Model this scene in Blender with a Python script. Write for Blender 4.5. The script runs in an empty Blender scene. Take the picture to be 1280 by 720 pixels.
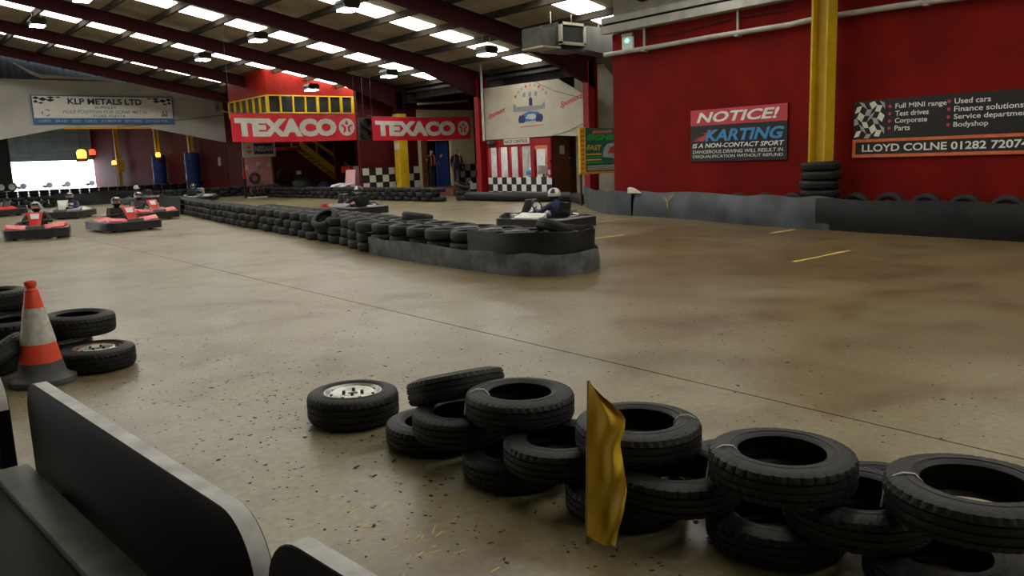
import bpy, bmesh, math, random
from mathutils import Vector, Matrix
random.seed(7)
S = bpy.context.scene
C = S.collection
PI = math.pi

# ------------------------------------------------------------------ camera
F_PX, PITCH, ROLL, YAW, CAM_H = 995.5, 0.16271, -0.03627, 0.69055, 1.55
_f = Vector((math.sin(YAW)*math.cos(PITCH), math.cos(YAW)*math.cos(PITCH), -math.sin(PITCH)))
_r = Vector((math.cos(YAW), -math.sin(YAW), 0)); _u = _r.cross(_f)
_R = math.cos(ROLL)*_r + math.sin(ROLL)*_u; _U = -math.sin(ROLL)*_r + math.cos(ROLL)*_u
cam = bpy.data.objects.new('camera', bpy.data.cameras.new('camera')); C.objects.link(cam)
cam.data.sensor_width = 36; cam.data.lens = F_PX/1280*36; cam.data.clip_start = .05; cam.data.clip_end = 400
cam.matrix_world = Matrix(((_R.x, _U.x, -_f.x, 0), (_R.y, _U.y, -_f.y, 0), (_R.z, _U.z, -_f.z, CAM_H), (0, 0, 0, 1)))
S.camera = cam

# ------------------------------------------------------------------ world and exposure
w = bpy.data.worlds.new('world'); S.world = w; w.use_nodes = True
bg = w.node_tree.nodes['Background']; bg.inputs[0].default_value = (.86, .93, 1, 1); bg.inputs[1].default_value = 9.0
S.view_settings.view_transform = 'Standard'; S.view_settings.look = 'None'
S.view_settings.exposure = 0.0; S.view_settings.gamma = 1; S.view_settings.use_curve_mapping = False
SKYLIGHT, LAMP = 7.8, 35.0

# ------------------------------------------------------------------ materials
def mat(name, col, rough=.6, metal=0., var=.15, scale=6., bump=0., bscale=60., spec=.5, emit=0., ecol=None):
    m = bpy.data.materials.new(name); m.use_nodes = True
    nt = m.node_tree; N = nt.nodes; L = nt.links; b = N['Principled BSDF']
    b.inputs['Roughness'].default_value = rough; b.inputs['Metallic'].default_value = metal
    b.inputs['Specular IOR Level'].default_value = spec
    tc = N.new('ShaderNodeTexCoord'); no = N.new('ShaderNodeTexNoise'); no.inputs['Scale'].default_value = scale
    no.inputs['Detail'].default_value = 5; L.new(tc.outputs['Object'], no.inputs['Vector'])
    cr = N.new('ShaderNodeValToRGB'); e = cr.color_ramp.elements
    e[0].position = .3; e[1].position = .7
    e[0].color = (*[c*(1-var) for c in col], 1); e[1].color = (*[min(1, c*(1+var)) for c in col], 1)
    L.new(no.outputs['Fac'], cr.inputs['Fac']); L.new(cr.outputs['Color'], b.inputs['Base Color'])
    if bump:
        n2 = N.new('ShaderNodeTexNoise'); n2.inputs['Scale'].default_value = bscale; n2.inputs['Detail'].default_value = 4
        L.new(tc.outputs['Object'], n2.inputs['Vector'])
        bp = N.new('ShaderNodeBump'); bp.inputs['Strength'].default_value = bump; bp.inputs['Distance'].default_value = .01
        L.new(n2.outputs['Fac'], bp.inputs['Height']); L.new(bp.outputs['Normal'], b.inputs['Normal'])
    if emit:
        b.inputs['Emission Color'].default_value = (*(ecol or col), 1); b.inputs['Emission Strength'].default_value = emit
    return m

def floor_mat():
    m = bpy.data.materials.new('concrete_floor'); m.use_nodes = True
    nt = m.node_tree; N = nt.nodes; L = nt.links; b = N['Principled BSDF']
    tc = N.new('ShaderNodeTexCoord')
    def noise(s, d=6, r=.6, dist=0, vec=None):
        n = N.new('ShaderNodeTexNoise'); n.inputs['Scale'].default_value = s; n.inputs['Detail'].default_value = d
        n.inputs['Roughness'].default_value = r; n.inputs['Distortion'].default_value = dist
        L.new(vec or tc.outputs['Object'], n.inputs['Vector']); return n
    def ramp(src, stops):
        r = N.new('ShaderNodeValToRGB'); e = r.color_ramp.elements; r.color_ramp.interpolation = 'EASE'
        while len(e) < len(stops): e.new(.5)
        for el, (p, c) in zip(e, stops): el.position = p; el.color = (*c, 1) if len(c) == 3 else c
        L.new(src, r.inputs['Fac']); return r
    def mix(fac, a, bb, mode='MIX'):
        x = N.new('ShaderNodeMix'); x.data_type = 'RGBA'; x.blend_type = mode
        if isinstance(fac, float): x.inputs['Factor'].default_value = fac
        else: L.new(fac, x.inputs['Factor'])
        for s, i in ((a, 6), (bb, 7)):
            if isinstance(s, tuple): x.inputs[i].default_value = (*s, 1)
            else: L.new(s, x.inputs[i])
        return x.outputs[2]
    big = noise(.3, 4, .55, .4); mid = noise(1.5, 5, .55, .4); fine = noise(22, 6, .7)
    base = ramp(big.outputs['Fac'], [(.22, FLOOR_DARK), (.5, FLOOR_MID), (.78, FLOOR_LIGHT)])
    stain = ramp(mid.outputs['Fac'], [(.26, (.60, .50, .39)), (.56, (1, 1, 1)), (.76, (1.12, 1.12, 1.11))])
    col = mix(1.0, base.outputs['Color'], stain.outputs['Color'], 'MULTIPLY')
    fr = ramp(fine.outputs['Fac'], [(.25, (.72, .71, .69)), (.75, (1.18, 1.18, 1.17))])
    col = mix(1.0, col, fr.outputs['Color'], 'MULTIPLY')
    # darker brown sweep right of the island: the shade there put into the colour
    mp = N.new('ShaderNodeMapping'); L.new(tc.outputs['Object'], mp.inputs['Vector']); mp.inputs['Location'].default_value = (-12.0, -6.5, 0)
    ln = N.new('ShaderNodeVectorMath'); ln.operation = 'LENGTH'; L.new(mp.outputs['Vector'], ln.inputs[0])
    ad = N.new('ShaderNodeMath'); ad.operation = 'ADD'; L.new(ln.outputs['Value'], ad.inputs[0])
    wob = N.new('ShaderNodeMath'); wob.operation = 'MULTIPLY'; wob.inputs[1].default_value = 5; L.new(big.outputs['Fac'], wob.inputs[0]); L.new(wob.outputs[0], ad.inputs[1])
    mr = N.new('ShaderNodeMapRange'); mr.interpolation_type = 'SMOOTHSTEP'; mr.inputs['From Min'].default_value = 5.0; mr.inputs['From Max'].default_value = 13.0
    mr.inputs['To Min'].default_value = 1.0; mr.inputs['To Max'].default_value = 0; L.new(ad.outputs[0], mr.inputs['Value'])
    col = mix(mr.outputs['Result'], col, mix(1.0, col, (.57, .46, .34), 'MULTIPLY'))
    # specks of rubber and dirt
    sp = N.new('ShaderNodeTexVoronoi'); sp.inputs['Scale'].default_value = 9; sp.inputs['Randomness'].default_value = 1
    wv = noise(14, 3); vm = N.new('ShaderNodeMixRGB'); vm.inputs[0].default_value = .08
    L.new(tc.outputs['Object'], vm.inputs[1]); L.new(wv.outputs['Color'], vm.inputs[2]); L.new(vm.outputs[0], sp.inputs['Vector'])
    spr = ramp(sp.outputs['Distance'], [(.07, (1, 1, 1)), (.11, (0, 0, 0))])
    msk = ramp(noise(1.1, 3).outputs['Fac'], [(.48, (0, 0, 0)), (.62, (1, 1, 1))])
    mm = N.new('ShaderNodeMath'); mm.operation = 'MULTIPLY'; L.new(spr.outputs['Color'], mm.inputs[0]); L.new(msk.outputs['Color'], mm.inputs[1])
    col = mix(mm.outputs[0], col, (.03, .028, .025))
    L.new(col, b.inputs['Base Color'])
    rr = ramp(noise(.6, 2, .45, .2).outputs['Fac'], [(.22, (FLOOR_R0,)*3), (.78, (FLOOR_R1,)*3)])
    L.new(rr.outputs['Color'], b.inputs['Roughness'])
    bp = N.new('ShaderNodeBump'); bp.inputs['Strength'].default_value = .08; bp.inputs['Distance'].default_value = .003
    L.new(noise(35, 6, .7).outputs['Fac'], bp.inputs['Height']); L.new(bp.outputs['Normal'], b.inputs['Normal'])
    b.inputs['Specular IOR Level'].default_value = .5
    return m
FLOOR_DARK, FLOOR_MID, FLOOR_LIGHT = (.165, .132, .068), (.248, .212, .122), (.31, .281, .176)
FLOOR_R0, FLOOR_R1 = .285, .40

def brick_mat(name, col, dark):
    m = mat(name, col, .7, var=.22, scale=1.2, spec=.12)
    nt = m.node_tree; N = nt.nodes; L = nt.links; b = N['Principled BSDF']
    tc = N.new('ShaderNodeTexCoord'); mp = N.new('ShaderNodeMapping')
    sx = N.new('ShaderNodeSeparateXYZ'); cb = N.new('ShaderNodeCombineXYZ'); ax = N.new('ShaderNodeMath'); ax.operation = 'ADD'
    L.new(tc.outputs['Object'], sx.inputs[0]); L.new(sx.outputs['X'], ax.inputs[0]); L.new(sx.outputs['Y'], ax.inputs[1])
    L.new(ax.outputs[0], cb.inputs['X']); L.new(sx.outputs['Z'], cb.inputs['Y'])
    br = N.new('ShaderNodeTexBrick'); br.inputs['Scale'].default_value = 1; br.inputs['Brick Width'].default_value = .23
    br.inputs['Row Height'].default_value = .077; br.inputs['Mortar Size'].default_value = .006
    br.inputs['Color1'].default_value = (1, 1, 1, 1); br.inputs['Color2'].default_value = (.8, .8, .8, 1); br.inputs['Mortar'].default_value = (.2, .2, .2, 1)
    L.new(cb.outputs[0], br.inputs['Vector'])
    bp = N.new('ShaderNodeBump'); bp.inputs['Strength'].default_value = .5; bp.inputs['Distance'].default_value = .006
    L.new(br.outputs['Color'], bp.inputs['Height']); L.new(bp.outputs['Normal'], b.inputs['Normal'])
    return m

def sheet_mat(name, col, axis='Y', per=.15, rough=.8):
    m = mat(name, col, rough, var=.25, scale=.9)
    nt = m.node_tree; N = nt.nodes; L = nt.links; b = N['Principled BSDF']
    tc = N.new('ShaderNodeTexCoord'); wv = N.new('ShaderNodeTexWave'); wv.bands_direction = axis; wv.inputs['Scale'].default_value = .314/per
    L.new(tc.outputs['Object'], wv.inputs['Vector'])
    bp = N.new('ShaderNodeBump'); bp.inputs['Strength'].default_value = .6; bp.inputs['Distance'].default_value = .03
    L.new(wv.outputs['Fac'], bp.inputs['Height']); L.new(bp.outputs['Normal'], b.inputs['Normal'])
    return m

M = {}
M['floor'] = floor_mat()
M['joint'] = mat('joint_dirt', (.03, .027, .022), .9)
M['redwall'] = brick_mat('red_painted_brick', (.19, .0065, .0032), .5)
M['redwall_far'] = brick_mat('dull_red_brick', (.10, .012, .013), .5)
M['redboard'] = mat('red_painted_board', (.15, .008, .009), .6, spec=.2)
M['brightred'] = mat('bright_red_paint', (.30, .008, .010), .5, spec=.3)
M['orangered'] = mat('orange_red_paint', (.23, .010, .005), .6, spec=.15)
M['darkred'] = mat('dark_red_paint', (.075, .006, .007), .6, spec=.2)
M['maroon'] = mat('maroon_steel_paint', (.036, .003, .005), .75, spec=.2)
M['roof'] = sheet_mat('fibre_cement_sheet', (.30, .25, .18), 'Y', .15)
M['roofdark'] = sheet_mat('dark_sheet', (.05, .048, .045), 'Y', .2)
M['purlin'] = mat('purlin_timber', (.045, .036, .027), .85, spec=.2)
M['sky'] = mat('translucent_rooflight_sheet', (.9, .9, .88), .5, var=.03, emit=SKYLIGHT, ecol=(1, .97, .87))
M['lampglass'] = mat('lamp_diffuser', (.9, .9, .9), .4, var=.02, emit=LAMP, ecol=(.93, .97, 1))
M['cream'] = mat('cream_board', (.50, .46, .36), .7, var=.08, scale=2)
M['creampaint'] = mat('cream_gloss', (.80, .72, .44), .5, var=.05)
M['cladding'] = mat('cream_cladding', (.30, .28, .21), .7, var=.2, scale=2)
M['greyboard'] = mat('grey_board', (.52, .515, .475), .8, var=.14, scale=.7)
M['bluegrey'] = sheet_mat('blue_grey_cladding', (.022, .026, .03), 'X', .3)
M['shutter'] = sheet_mat('shutter_slats', (.34, .46, .55), 'Z', .25, .5)
M['white'] = mat('white_paint', (.72, .72, .70), .5, var=.06)
M['offwhite'] = mat('dirty_white_pvc', (.52, .50, .46), .6, var=.14, scale=9)
M['pipe'] = mat('dusty_white_pipe', (.46, .45, .41), .6, var=.2, scale=3)
M['yellow'] = mat('yellow_gloss_paint', (.62, .40, .012), .45, var=.14, scale=3)
M['deepyellow'] = mat('orange_yellow_paint', (.70, .30, .02), .5)
M['black'] = mat('black_paint', (.012, .012, .013), .5)
M['blackplastic'] = mat('black_plastic', (.02, .02, .022), .38)
M['rubber'] = mat('tyre_rubber', (.0085, .009, .0095), .55, var=.4, scale=9, bump=.2, bscale=90, spec=.35)
M['rubber2'] = mat('dusty_tyre_rubber', (.013, .0135, .0138), .6, var=.45, scale=7, bump=.2, bscale=80, spec=.35)
M['rubber3'] = mat('grey_dusty_tyre_rubber', (.026, .027, .027), .65, var=.4, scale=6, bump=.2, bscale=70, spec=.35)
M['belt'] = mat('black_belt_rubber', (.009, .010, .011), .5, var=.5, scale=2.5, bump=.4, bscale=9, spec=.35)
M['beltgrey'] = mat('grey_belt_rubber', (.10, .105, .105), .75, var=.5, scale=4, bump=.5, bscale=14, spec=.3)
M['beltblue'] = mat('blue_grey_belt_rubber', (.05, .062, .07), .5, var=.55, scale=1.6, bump=.4, bscale=6)
M['steel'] = mat('bare_steel', (.42, .41, .38), .4, .9)
M['rim'] = mat('silver_rim_paint', (.62, .61, .56), .35, .6, var=.2, scale=14)
M['rust'] = mat('rusty_rim', (.22, .11, .05), .8, .2, var=.4, scale=20)
M['galv'] = mat('galvanised_duct', (.055, .055, .048), .6, .1, var=.3, scale=3)
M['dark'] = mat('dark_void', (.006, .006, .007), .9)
M['signred'] = mat('sign_red', (.52, .018, .035), .5, var=.06)
M['bannerred'] = mat('banner_red_vinyl', (.66, .012, .03), .4, var=.1, scale=3)
M['notered'] = mat('notice_red', (.58, .05, .07), .5, var=.06)
M['signblack'] = mat('sign_black', (.012, .011, .012), .5)
M['signwhite'] = mat('sign_white', (.84, .84, .80), .6, var=.05)
M['lettercream'] = mat('lettering_cream', (.60, .58, .50), .6, var=.08)
M['signblue'] = mat('sign_blue', (.035, .15, .36), .5, var=.05)
M['kartblue'] = mat('lettering_blue', (.05, .27, .55), .5, var=.05)
M['navy'] = mat('navy_print', (.02, .03, .11), .6)
M['greyprint'] = mat('grey_print', (.23, .24, .26), .6)
M['silverprint'] = mat('silver_print', (.45, .48, .50), .6)
M['redprint'] = mat('red_print', (.55, .06, .05), .6)
M['orange'] = mat('orange_print', (.72, .16, .05), .5)
M['green'] = mat('green_print', (.04, .42, .06), .5)
M['darkgreen'] = mat('dark_green_print', (.02, .13, .10), .5)
M['yellowprint'] = mat('yellow_print', (.80, .52, .03), .5)
M['brown'] = mat('brown_timber', (.14, .05, .025), .5, var=.25, scale=4)
M['benchwood'] = mat('dark_stained_bench_wood', (.0045, .0022, .002), .5, var=.5, scale=5, spec=.12)
M['benchedge'] = mat('lit_bench_edge', (.42, .41, .39), .4, var=.35, scale=10)
M['seatwood'] = mat('green_grey_bench_plank', (.17, .18, .16), .5, var=.3, scale=8)
M['conered'] = mat('cone_orange', (.78, .07, .025), .5, var=.08)
M['conewhite'] = mat('cone_dirty_white', (.52, .51, .45), .6, var=.25, scale=24)
M['conebase'] = mat('cone_base_grey', (.07, .072, .072), .7, var=.25, scale=12)
M['flag'] = mat('yellow_flag_cloth', (.70, .44, .018), .65, var=.12, scale=7)
M['stick'] = mat('pale_stick', (.36, .27, .12), .6)
M['twine'] = mat('white_twine', (.55, .54, .50), .7)
M['pink'] = mat('pink_board', (.62, .26, .26), .4, var=.1)
M['palepink'] = mat('pale_pink_plastic', (.72, .40, .42), .4, var=.1)
M['bluepad'] = mat('blue_vinyl_pad', (.015, .05, .24), .4, var=.2, scale=3)
M['bluedoor'] = mat('blue_door', (.02, .07, .30), .5)
M['glass'] = mat('dark_window_glass', (.03, .032, .03), .12, var=.2)
M['boothback'] = mat('booth_back_wall', (.42, .42, .37), .7)
M['kartred'] = mat('kart_red_plastic', (.60, .028, .022), .3, var=.08)
M['kartcream'] = mat('kart_cream_plastic', (.62, .60, .54), .35, var=.08)
M['kartgrey'] = mat('kart_grey_plastic', (.16, .155, .15), .4, var=.1)
M['suitblack'] = mat('black_overalls', (.018, .018, .022), .8, var=.3, scale=12)
M['suitnavy'] = mat('navy_overalls', (.022, .03, .095), .8, var=.3, scale=12)
M['suitgrey'] = mat('grey_overalls', (.06, .06, .065), .8, var=.3, scale=12)
M['skin'] = mat('skin', (.48, .29, .21), .55, var=.06)
M['hair'] = mat('dark_hair', (.02, .015, .012), .6)
M['hivis'] = mat('orange_vest', (.50, .13, .05), .7)
M['helmwhite'] = mat('helmet_white', (.55, .55, .52), .25, var=.05)
M['helmblack'] = mat('helmet_black', (.02, .02, .02), .2)
M['visor'] = mat('dark_visor', (.01, .01, .012), .08)
M['tape'] = mat('floor_yellow_paint', (.55, .40, .09), .6, var=.3, scale=9)
M['crumb'] = mat('rubber_crumb', (.02, .019, .018), .8)
M['amber'] = mat('amber_lamp', (.9, .35, .03), .4, var=.02, emit=5, ecol=(1, .42, .04))
M['redlamp'] = mat('red_lamp', (.8, .05, .02), .4, var=.02, emit=2, ecol=(1, .07, .02))
M['greenlamp'] = mat('green_running_sign', (.2, .8, .5), .4, var=.02, emit=1.6, ecol=(.25, 1, .65))
M['exitwhite'] = mat('exit_box_lens', (.60, .66, .62), .4, var=.03, emit=.10, ecol=(.8, 1, .95))
M['outside'] = mat('pale_yard_concrete', (.6, .6, .58), .8)
M['carwhite'] = mat('white_car_paint', (.75, .78, .8), .25, var=.02)
M['carglass'] = mat('pale_car_glass', (.45, .5, .52), .2, var=.02)

# ------------------------------------------------------------------ mesh builder
class MB:
    def __init__(s): s.v = []; s.f = []; s.m = []
    def add(s, vs, fs, mi=0, T=None):
        o = len(s.v)
        s.v += [tuple(T @ Vector(p)) if T else tuple(p) for p in vs]
        s.f += [tuple(i+o for i in f) for f in fs]; s.m += [mi]*len(fs); return s
    def box(s, x0, x1, y0, y1, z0, z1, mi=0, T=None):
        return s.add([(x0,y0,z0),(x1,y0,z0),(x1,y1,z0),(x0,y1,z0),(x0,y0,z1),(x1,y0,z1),(x1,y1,z1),(x0,y1,z1)],
            [(0,3,2,1),(4,5,6,7),(0,1,5,4),(1,2,6,5),(2,3,7,6),(3,0,4,7)], mi, T)
    def prism(s, pts, a, b, ax='z', mi=0, T=None):
        # pts: ccw 2-D outline; extruded between a and b along ax ('z': xy, 'y': xz, 'x': yz)
        n = len(pts)
        g = {'z': lambda p, t: (p[0], p[1], t), 'y': lambda p, t: (p[0], t, p[1]), 'x': lambda p, t: (t, p[0], p[1])}[ax]
        vs = [g(p, a) for p in pts] + [g(p, b) for p in pts]
        fs = [tuple(range(n-1, -1, -1)), tuple(range(n, 2*n))] + [(i, (i+1) % n, n+(i+1) % n, n+i) for i in range(n)]
        return s.add(vs, fs, mi, T)
    def tube(s, path, r, n=8, caps=True, mi=0, T=None, sq=1.):
        P = [Vector(p) for p in path]; rs = r if isinstance(r, (list, tuple)) else [r]*len(P)
        vs = []; up = None
        for i, p in enumerate(P):
            t = (P[min(i+1, len(P)-1)]-P[max(i-1, 0)]).normalized()
            if up is None:
                up = Vector((0, 0, 1)) if abs(t.z) < .9 else Vector((1, 0, 0))
            a = t.cross(up).normalized(); up = a.cross(t).normalized()
            for k in range(n):
                q = 2*PI*k/n; vs.append(p + a*math.cos(q)*rs[i] + up*math.sin(q)*rs[i]*sq)
        fs = [(i*n+k, i*n+(k+1) % n, (i+1)*n+(k+1) % n, (i+1)*n+k) for i in range(len(P)-1) for k in range(n)]
        if caps: fs += [tuple(range(n-1, -1, -1)), tuple(range((len(P)-1)*n, len(P)*n))]
        return s.add(vs, fs, mi, T)
    def lathe(s, prof, n=32, closed=False, mi=0, T=None, a0=0.):
        # prof: (r, z) list revolved round z; closed joins last to first
        m = len(prof); vs = []
        for k in range(n):
            q = a0+2*PI*k/n; vs += [(r*math.cos(q), r*math.sin(q), z) for r, z in prof]
        fs = []
        for k in range(n):
            for i in range(m if closed else m-1):
                j = (i+1) % m; fs.append((k*m+i, ((k+1) % n)*m+i, ((k+1) % n)*m+j, k*m+j))
        return s.add(vs, fs, mi, T)
    def sphere(s, c, r, n=12, m=8, mi=0, T=None, zs=(-1, 1)):
        rx, ry, rz = r if isinstance(r, (list, tuple)) else (r, r, r)
        vs = []; fs = []
        for j in range(m+1):
            ph = -PI/2+PI*j/m
            for k in range(n):
                q = 2*PI*k/n; vs.append((c[0]+rx*math.cos(ph)*math.cos(q), c[1]+ry*math.cos(ph)*math.sin(q), c[2]+rz*math.sin(ph)))
        for j in range(m):
            for k in range(n): fs.append((j*n+k, j*n+(k+1) % n, (j+1)*n+(k+1) % n, (j+1)*n+k))
        return s.add(vs, fs, mi, T)
    def mesh(s, name, mats, smooth=None):
        me = bpy.data.meshes.new(name); me.from_pydata(s.v, [], s.f)
        for m in (mats if isinstance(mats, (list, tuple)) else [mats]): me.materials.append(M[m] if isinstance(m, str) else m)
        if any(s.m): me.polygons.foreach_set('material_index', s.m)
        bm = bmesh.new(); bm.from_mesh(me); bmesh.ops.recalc_face_normals(bm, faces=bm.faces)
        bm.to_mesh(me); bm.free()
        if smooth is not None:
            me.polygons.foreach_set('use_smooth', [True]*len(me.polygons))
            me.set_sharp_from_angle(angle=math.radians(smooth))
        me.update(); return me
    def build(s, name, mats, parent=None, smooth=None, T=None, bevel=0):
        if bevel:
            me0 = s.mesh(name, mats); bm = bmesh.new(); bm.from_mesh(me0)
            bmesh.ops.bevel(bm, geom=list(bm.edges), offset=bevel, segments=2, affect='EDGES', profile=.6)
            me = bpy.data.meshes.new(name); bm.to_mesh(me); bm.free()
            for m in me0.materials: me.materials.append(m)
            bpy.data.meshes.remove(me0)
            me.polygons.foreach_set('use_smooth', [True]*len(me.polygons)); me.set_sharp_from_angle(angle=math.radians(40))
        else: me = s.mesh(name, mats, smooth)
        return link(name, me, parent, T)

def link(name, me, parent=None, T=None):
    o = bpy.data.objects.new(name, me); C.objects.link(o)
    if parent: o.parent = parent
    if T is not None: o.matrix_local = T
    return o
def tag(o, label, cat=None, group=None, kind=None):
    if label: o['label'] = label
    if cat: o['category'] = cat
    if group: o['group'] = group
    if kind: o['kind'] = kind
    return o
def struct(o, label=None, cat=None):
    o['kind'] = 'structure'
    if label: o['label'] = label
    if cat: o['category'] = cat
    return o
def empty(name, loc=(0, 0, 0), rz=0., label=None, cat=None, group=None):
    o = bpy.data.objects.new(name, None); C.objects.link(o); o.location = loc; o.rotation_euler = (0, 0, rz); o.empty_display_size = .1
    return tag(o, label, cat, group)
def TR(loc, rz=0., rx=0., ry=0.):
    return Matrix.Translation(loc) @ Matrix.Rotation(rz, 4, 'Z') @ Matrix.Rotation(ry, 4, 'Y') @ Matrix.Rotation(rx, 4, 'X')
def copy_tree(o, parent=None):
    c = o.copy(); C.objects.link(c); c.parent = parent
    for ch in o.children: copy_tree(ch, c)
    return c

def text_mb(body, x0, x1, z0, z1, y=0., shear=0., bold=0., depth=.004, keep=False):
    # lettering fitted into a rectangle of the local xz plane, facing -y
    cu = bpy.data.curves.new('lettering', 'FONT'); cu.body = body; cu.size = 1; cu.offset = bold; cu.shear = shear; cu.resolution_u = 3
    ob = bpy.data.objects.new('lettering', cu); C.objects.link(ob)
    dg = bpy.context.evaluated_depsgraph_get(); dg.update()
    me = bpy.data.meshes.new_from_object(ob.evaluated_get(dg)); bpy.data.objects.remove(ob); bpy.data.curves.remove(cu)
    vs = [v.co.copy() for v in me.vertices]; fs = [tuple(p.vertices) for p in me.polygons]
    bpy.data.meshes.remove(me)
    ax, bx = min(v.x for v in vs), max(v.x for v in vs); ay, by = min(v.y for v in vs), max(v.y for v in vs)
    mb = MB()
    out = [(x0+(v.x-ax)/(bx-ax)*(x1-x0), y, z0+(v.y-ay)/(by-ay)*(z1-z0)) for v in vs]
    mb.add(out, fs)
    return mb
def lettering(parent, body, x0, x1, z0, z1, m, y=-.012, shear=0., bold=.0, name='lettering'):
    mb = text_mb(body, x0, x1, z0, z1, y, shear, bold)
    me = bpy.data.meshes.new(name); me.from_pydata(mb.v, [], mb.f); me.materials.append(M[m]); me.update()
    return link(name, me, parent)
def panel(parent, name, x0, x1, z0, z1, y0, y1, m):
    return MB().box(x0, x1, y0, y1, z0, z1).build(name, m, parent)
def poly(parent, name, pts, y, m, th=.004):
    return MB().prism(pts, y, y-th, 'y').build(name, m, parent)
# ================================================================== the setting
def ZR(x): return 8.55-.19*abs(x)
FRAMES = [19.05+5.93*k for k in range(-4, 5)]
# ---- floor: concrete slabs with a recessed joint between them
fl = struct(MB().box(-20.2, 26, -9.2, 97, -.12, -.02).build('floor', 'joint'), 'worn brown concrete floor of the kart hall')
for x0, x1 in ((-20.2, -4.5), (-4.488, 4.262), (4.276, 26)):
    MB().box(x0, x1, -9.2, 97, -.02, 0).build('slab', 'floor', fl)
# painted bay dashes left on the concrete
for x0, x1, y, wd in ((9.85, 11.4, 5.86, .07), (13.0, 13.8, 8.2, .07), (10.2, 11.45, 10.4, .07), (13.4, 14.65, 12.9, .07), (15.0, 18.9, 19.9, .08)):
    mb = MB(); x = x0
    while x < x1:
        l = min(random.uniform(.12, .4), x1-x)
        mb.box(x, x+l-.015, y-wd/2+random.uniform(-.012, .012), y+wd/2+random.uniform(-.012, .012), 0, .0012); x += l
    mb.build('painted_line', 'tape', fl)
mb = MB()
for i in range(34):
    x = random.gauss(1.62, .12); y = random.gauss(2.75, .2); a = random.uniform(-.5, .9); l = random.uniform(.01, .05); wd = random.uniform(.002, .006)
    mb.add([(x-l*math.cos(a), y-l*math.sin(a)-wd, .0012), (x+l*math.cos(a), y+l*math.sin(a)-wd*.4, .0012), (x+l*.8*math.cos(a), y+l*.8*math.sin(a)+wd, .0012), (x-l*.7*math.cos(a), y-l*.7*math.sin(a)+wd*.6, .0012)], [(0, 1, 2, 3)])
tag(mb.build('paint_flecks', 'tape', fl), 'scuffed yellow paint flecks', kind='stuff')
mb = MB()
for i in range(1900):
    x = random.uniform(.7, 6.5); y = random.uniform(1.5, 9)
    if random.random() < .5: x = random.gauss(2.0, .6); y = random.gauss(4.3, 1.6)
    if x < .65 or y < 1.2: continue
    r = random.uniform(.0025, .008)*(1.7 if random.random() < .06 else 1); a = random.uniform(0, 6.3); e = random.uniform(1, 2.6)
    ps = []
    for k in range(6):
        q = 2*PI*k/6; rr = r*random.uniform(.6, 1.2); ps.append((x+math.cos(a)*math.cos(q)*rr*e-math.sin(a)*math.sin(q)*rr, y+math.sin(a)*math.cos(q)*rr*e+math.cos(a)*math.sin(q)*rr, 0))
    mb.add(ps+[(x, y, r*.45)], [(k, (k+1) % 6, 6) for k in range(6)])
tag(mb.build('rubber_crumbs', 'crumb'), 'scattered black rubber crumbs on the foreground concrete', 'debris', kind='stuff')

# ---- roof: sheets, purlins, roof lights
def slope_box(mb, x0, x1, y0, y1, za, zb, mi=0):
    vs = []
    for y in (y0, y1):
        for x in (x0, x1):
            vs += [(x, y, ZR(x)+za), (x, y, ZR(x)+zb)]
    # order: (y0x0 lo,hi)(y0x1 lo,hi)(y1x0 lo,hi)(y1x1 lo,hi)
    return mb.add(vs, [(0, 2, 3, 1), (4, 5, 7, 6), (0, 1, 5, 4), (2, 6, 7, 3), (1, 3, 7, 5), (0, 4, 6, 2)], mi)
mb = MB(); slope_box(mb, 0, 20.3, -9.2, 46.2, .12, .2); slope_box(mb, -20.3, 0, -9.2, 46.2, .12, .2)
ceil = struct(mb.build('ceiling', 'roof'), 'pitched corrugated sheet roof over the track')
PUR = [.3+1.5*i for i in range(14)]
for sx in (1, -1):
    for x in PUR:
        a, b = sorted((sx*(x-.04), sx*(x+.04)))
        slope_box(MB(), a, b, -9.1, 46.1, -.06, .12).build('purlin', 'purlin', ceil)
SKYROWS = [22.25+5.98*k for k in range(-5, 4)]
for y in SKYROWS:
    for sx in (1, -1):
        for i in range(1, 13):
            if y < 14.5 and (sx < 0 or i > 9): continue   # unseen near rows: right-slope panels added for light, others left out for shade
            a, b = sorted((sx*(PUR[i]+.13), sx*(PUR[i]+1.37)))
            slope_box(MB(), a, b, y-.53, y+.53, .085, .115).build('skylight', 'sky', ceil)
# corrugation laps: thin sheet edges visible between the purlins
# ---- portal frames
def ibeam(mb, pts_top, pts_bot, y, wd=.2, t=.025):
    n = len(pts_top)
    for i in range(n-1):
        (xa, za), (xb, zb) = pts_top[i], pts_top[i+1]; (xc, zc), (xd, zd) = pts_bot[i], pts_bot[i+1]
        mb.prism([(xa, za-t), (xb, zb-t), (xb, zb), (xa, za)], y-wd/2, y+wd/2, 'y')
        mb.prism([(xc, zc), (xd, zd), (xd, zd+t), (xc, zc+t)], y-wd/2, y+wd/2, 'y')
        mb.prism([(xc, zc+t), (xd, zd+t), (xb, zb-t), (xa, za-t)], y-.012, y+.012, 'y')
def column_mb(x, y, z0, z1, dx=.46, dy=.2, t=.03):
    mb = MB(); mb.box(x-dx/2, x-dx/2+t, y-dy/2, y+dy/2, z0, z1); mb.box(x+dx/2-t, x+dx/2, y-dy/2, y+dy/2, z0, z1); mb.box(x-dx/2+t, x+dx/2-t, y-.012, y+.012, z0, z1)
    mb.box(x-dx/2-.06, x+dx/2+.06, y-dy/2-.06, y+dy/2+.06, z0, z0+.02); return mb
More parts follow.
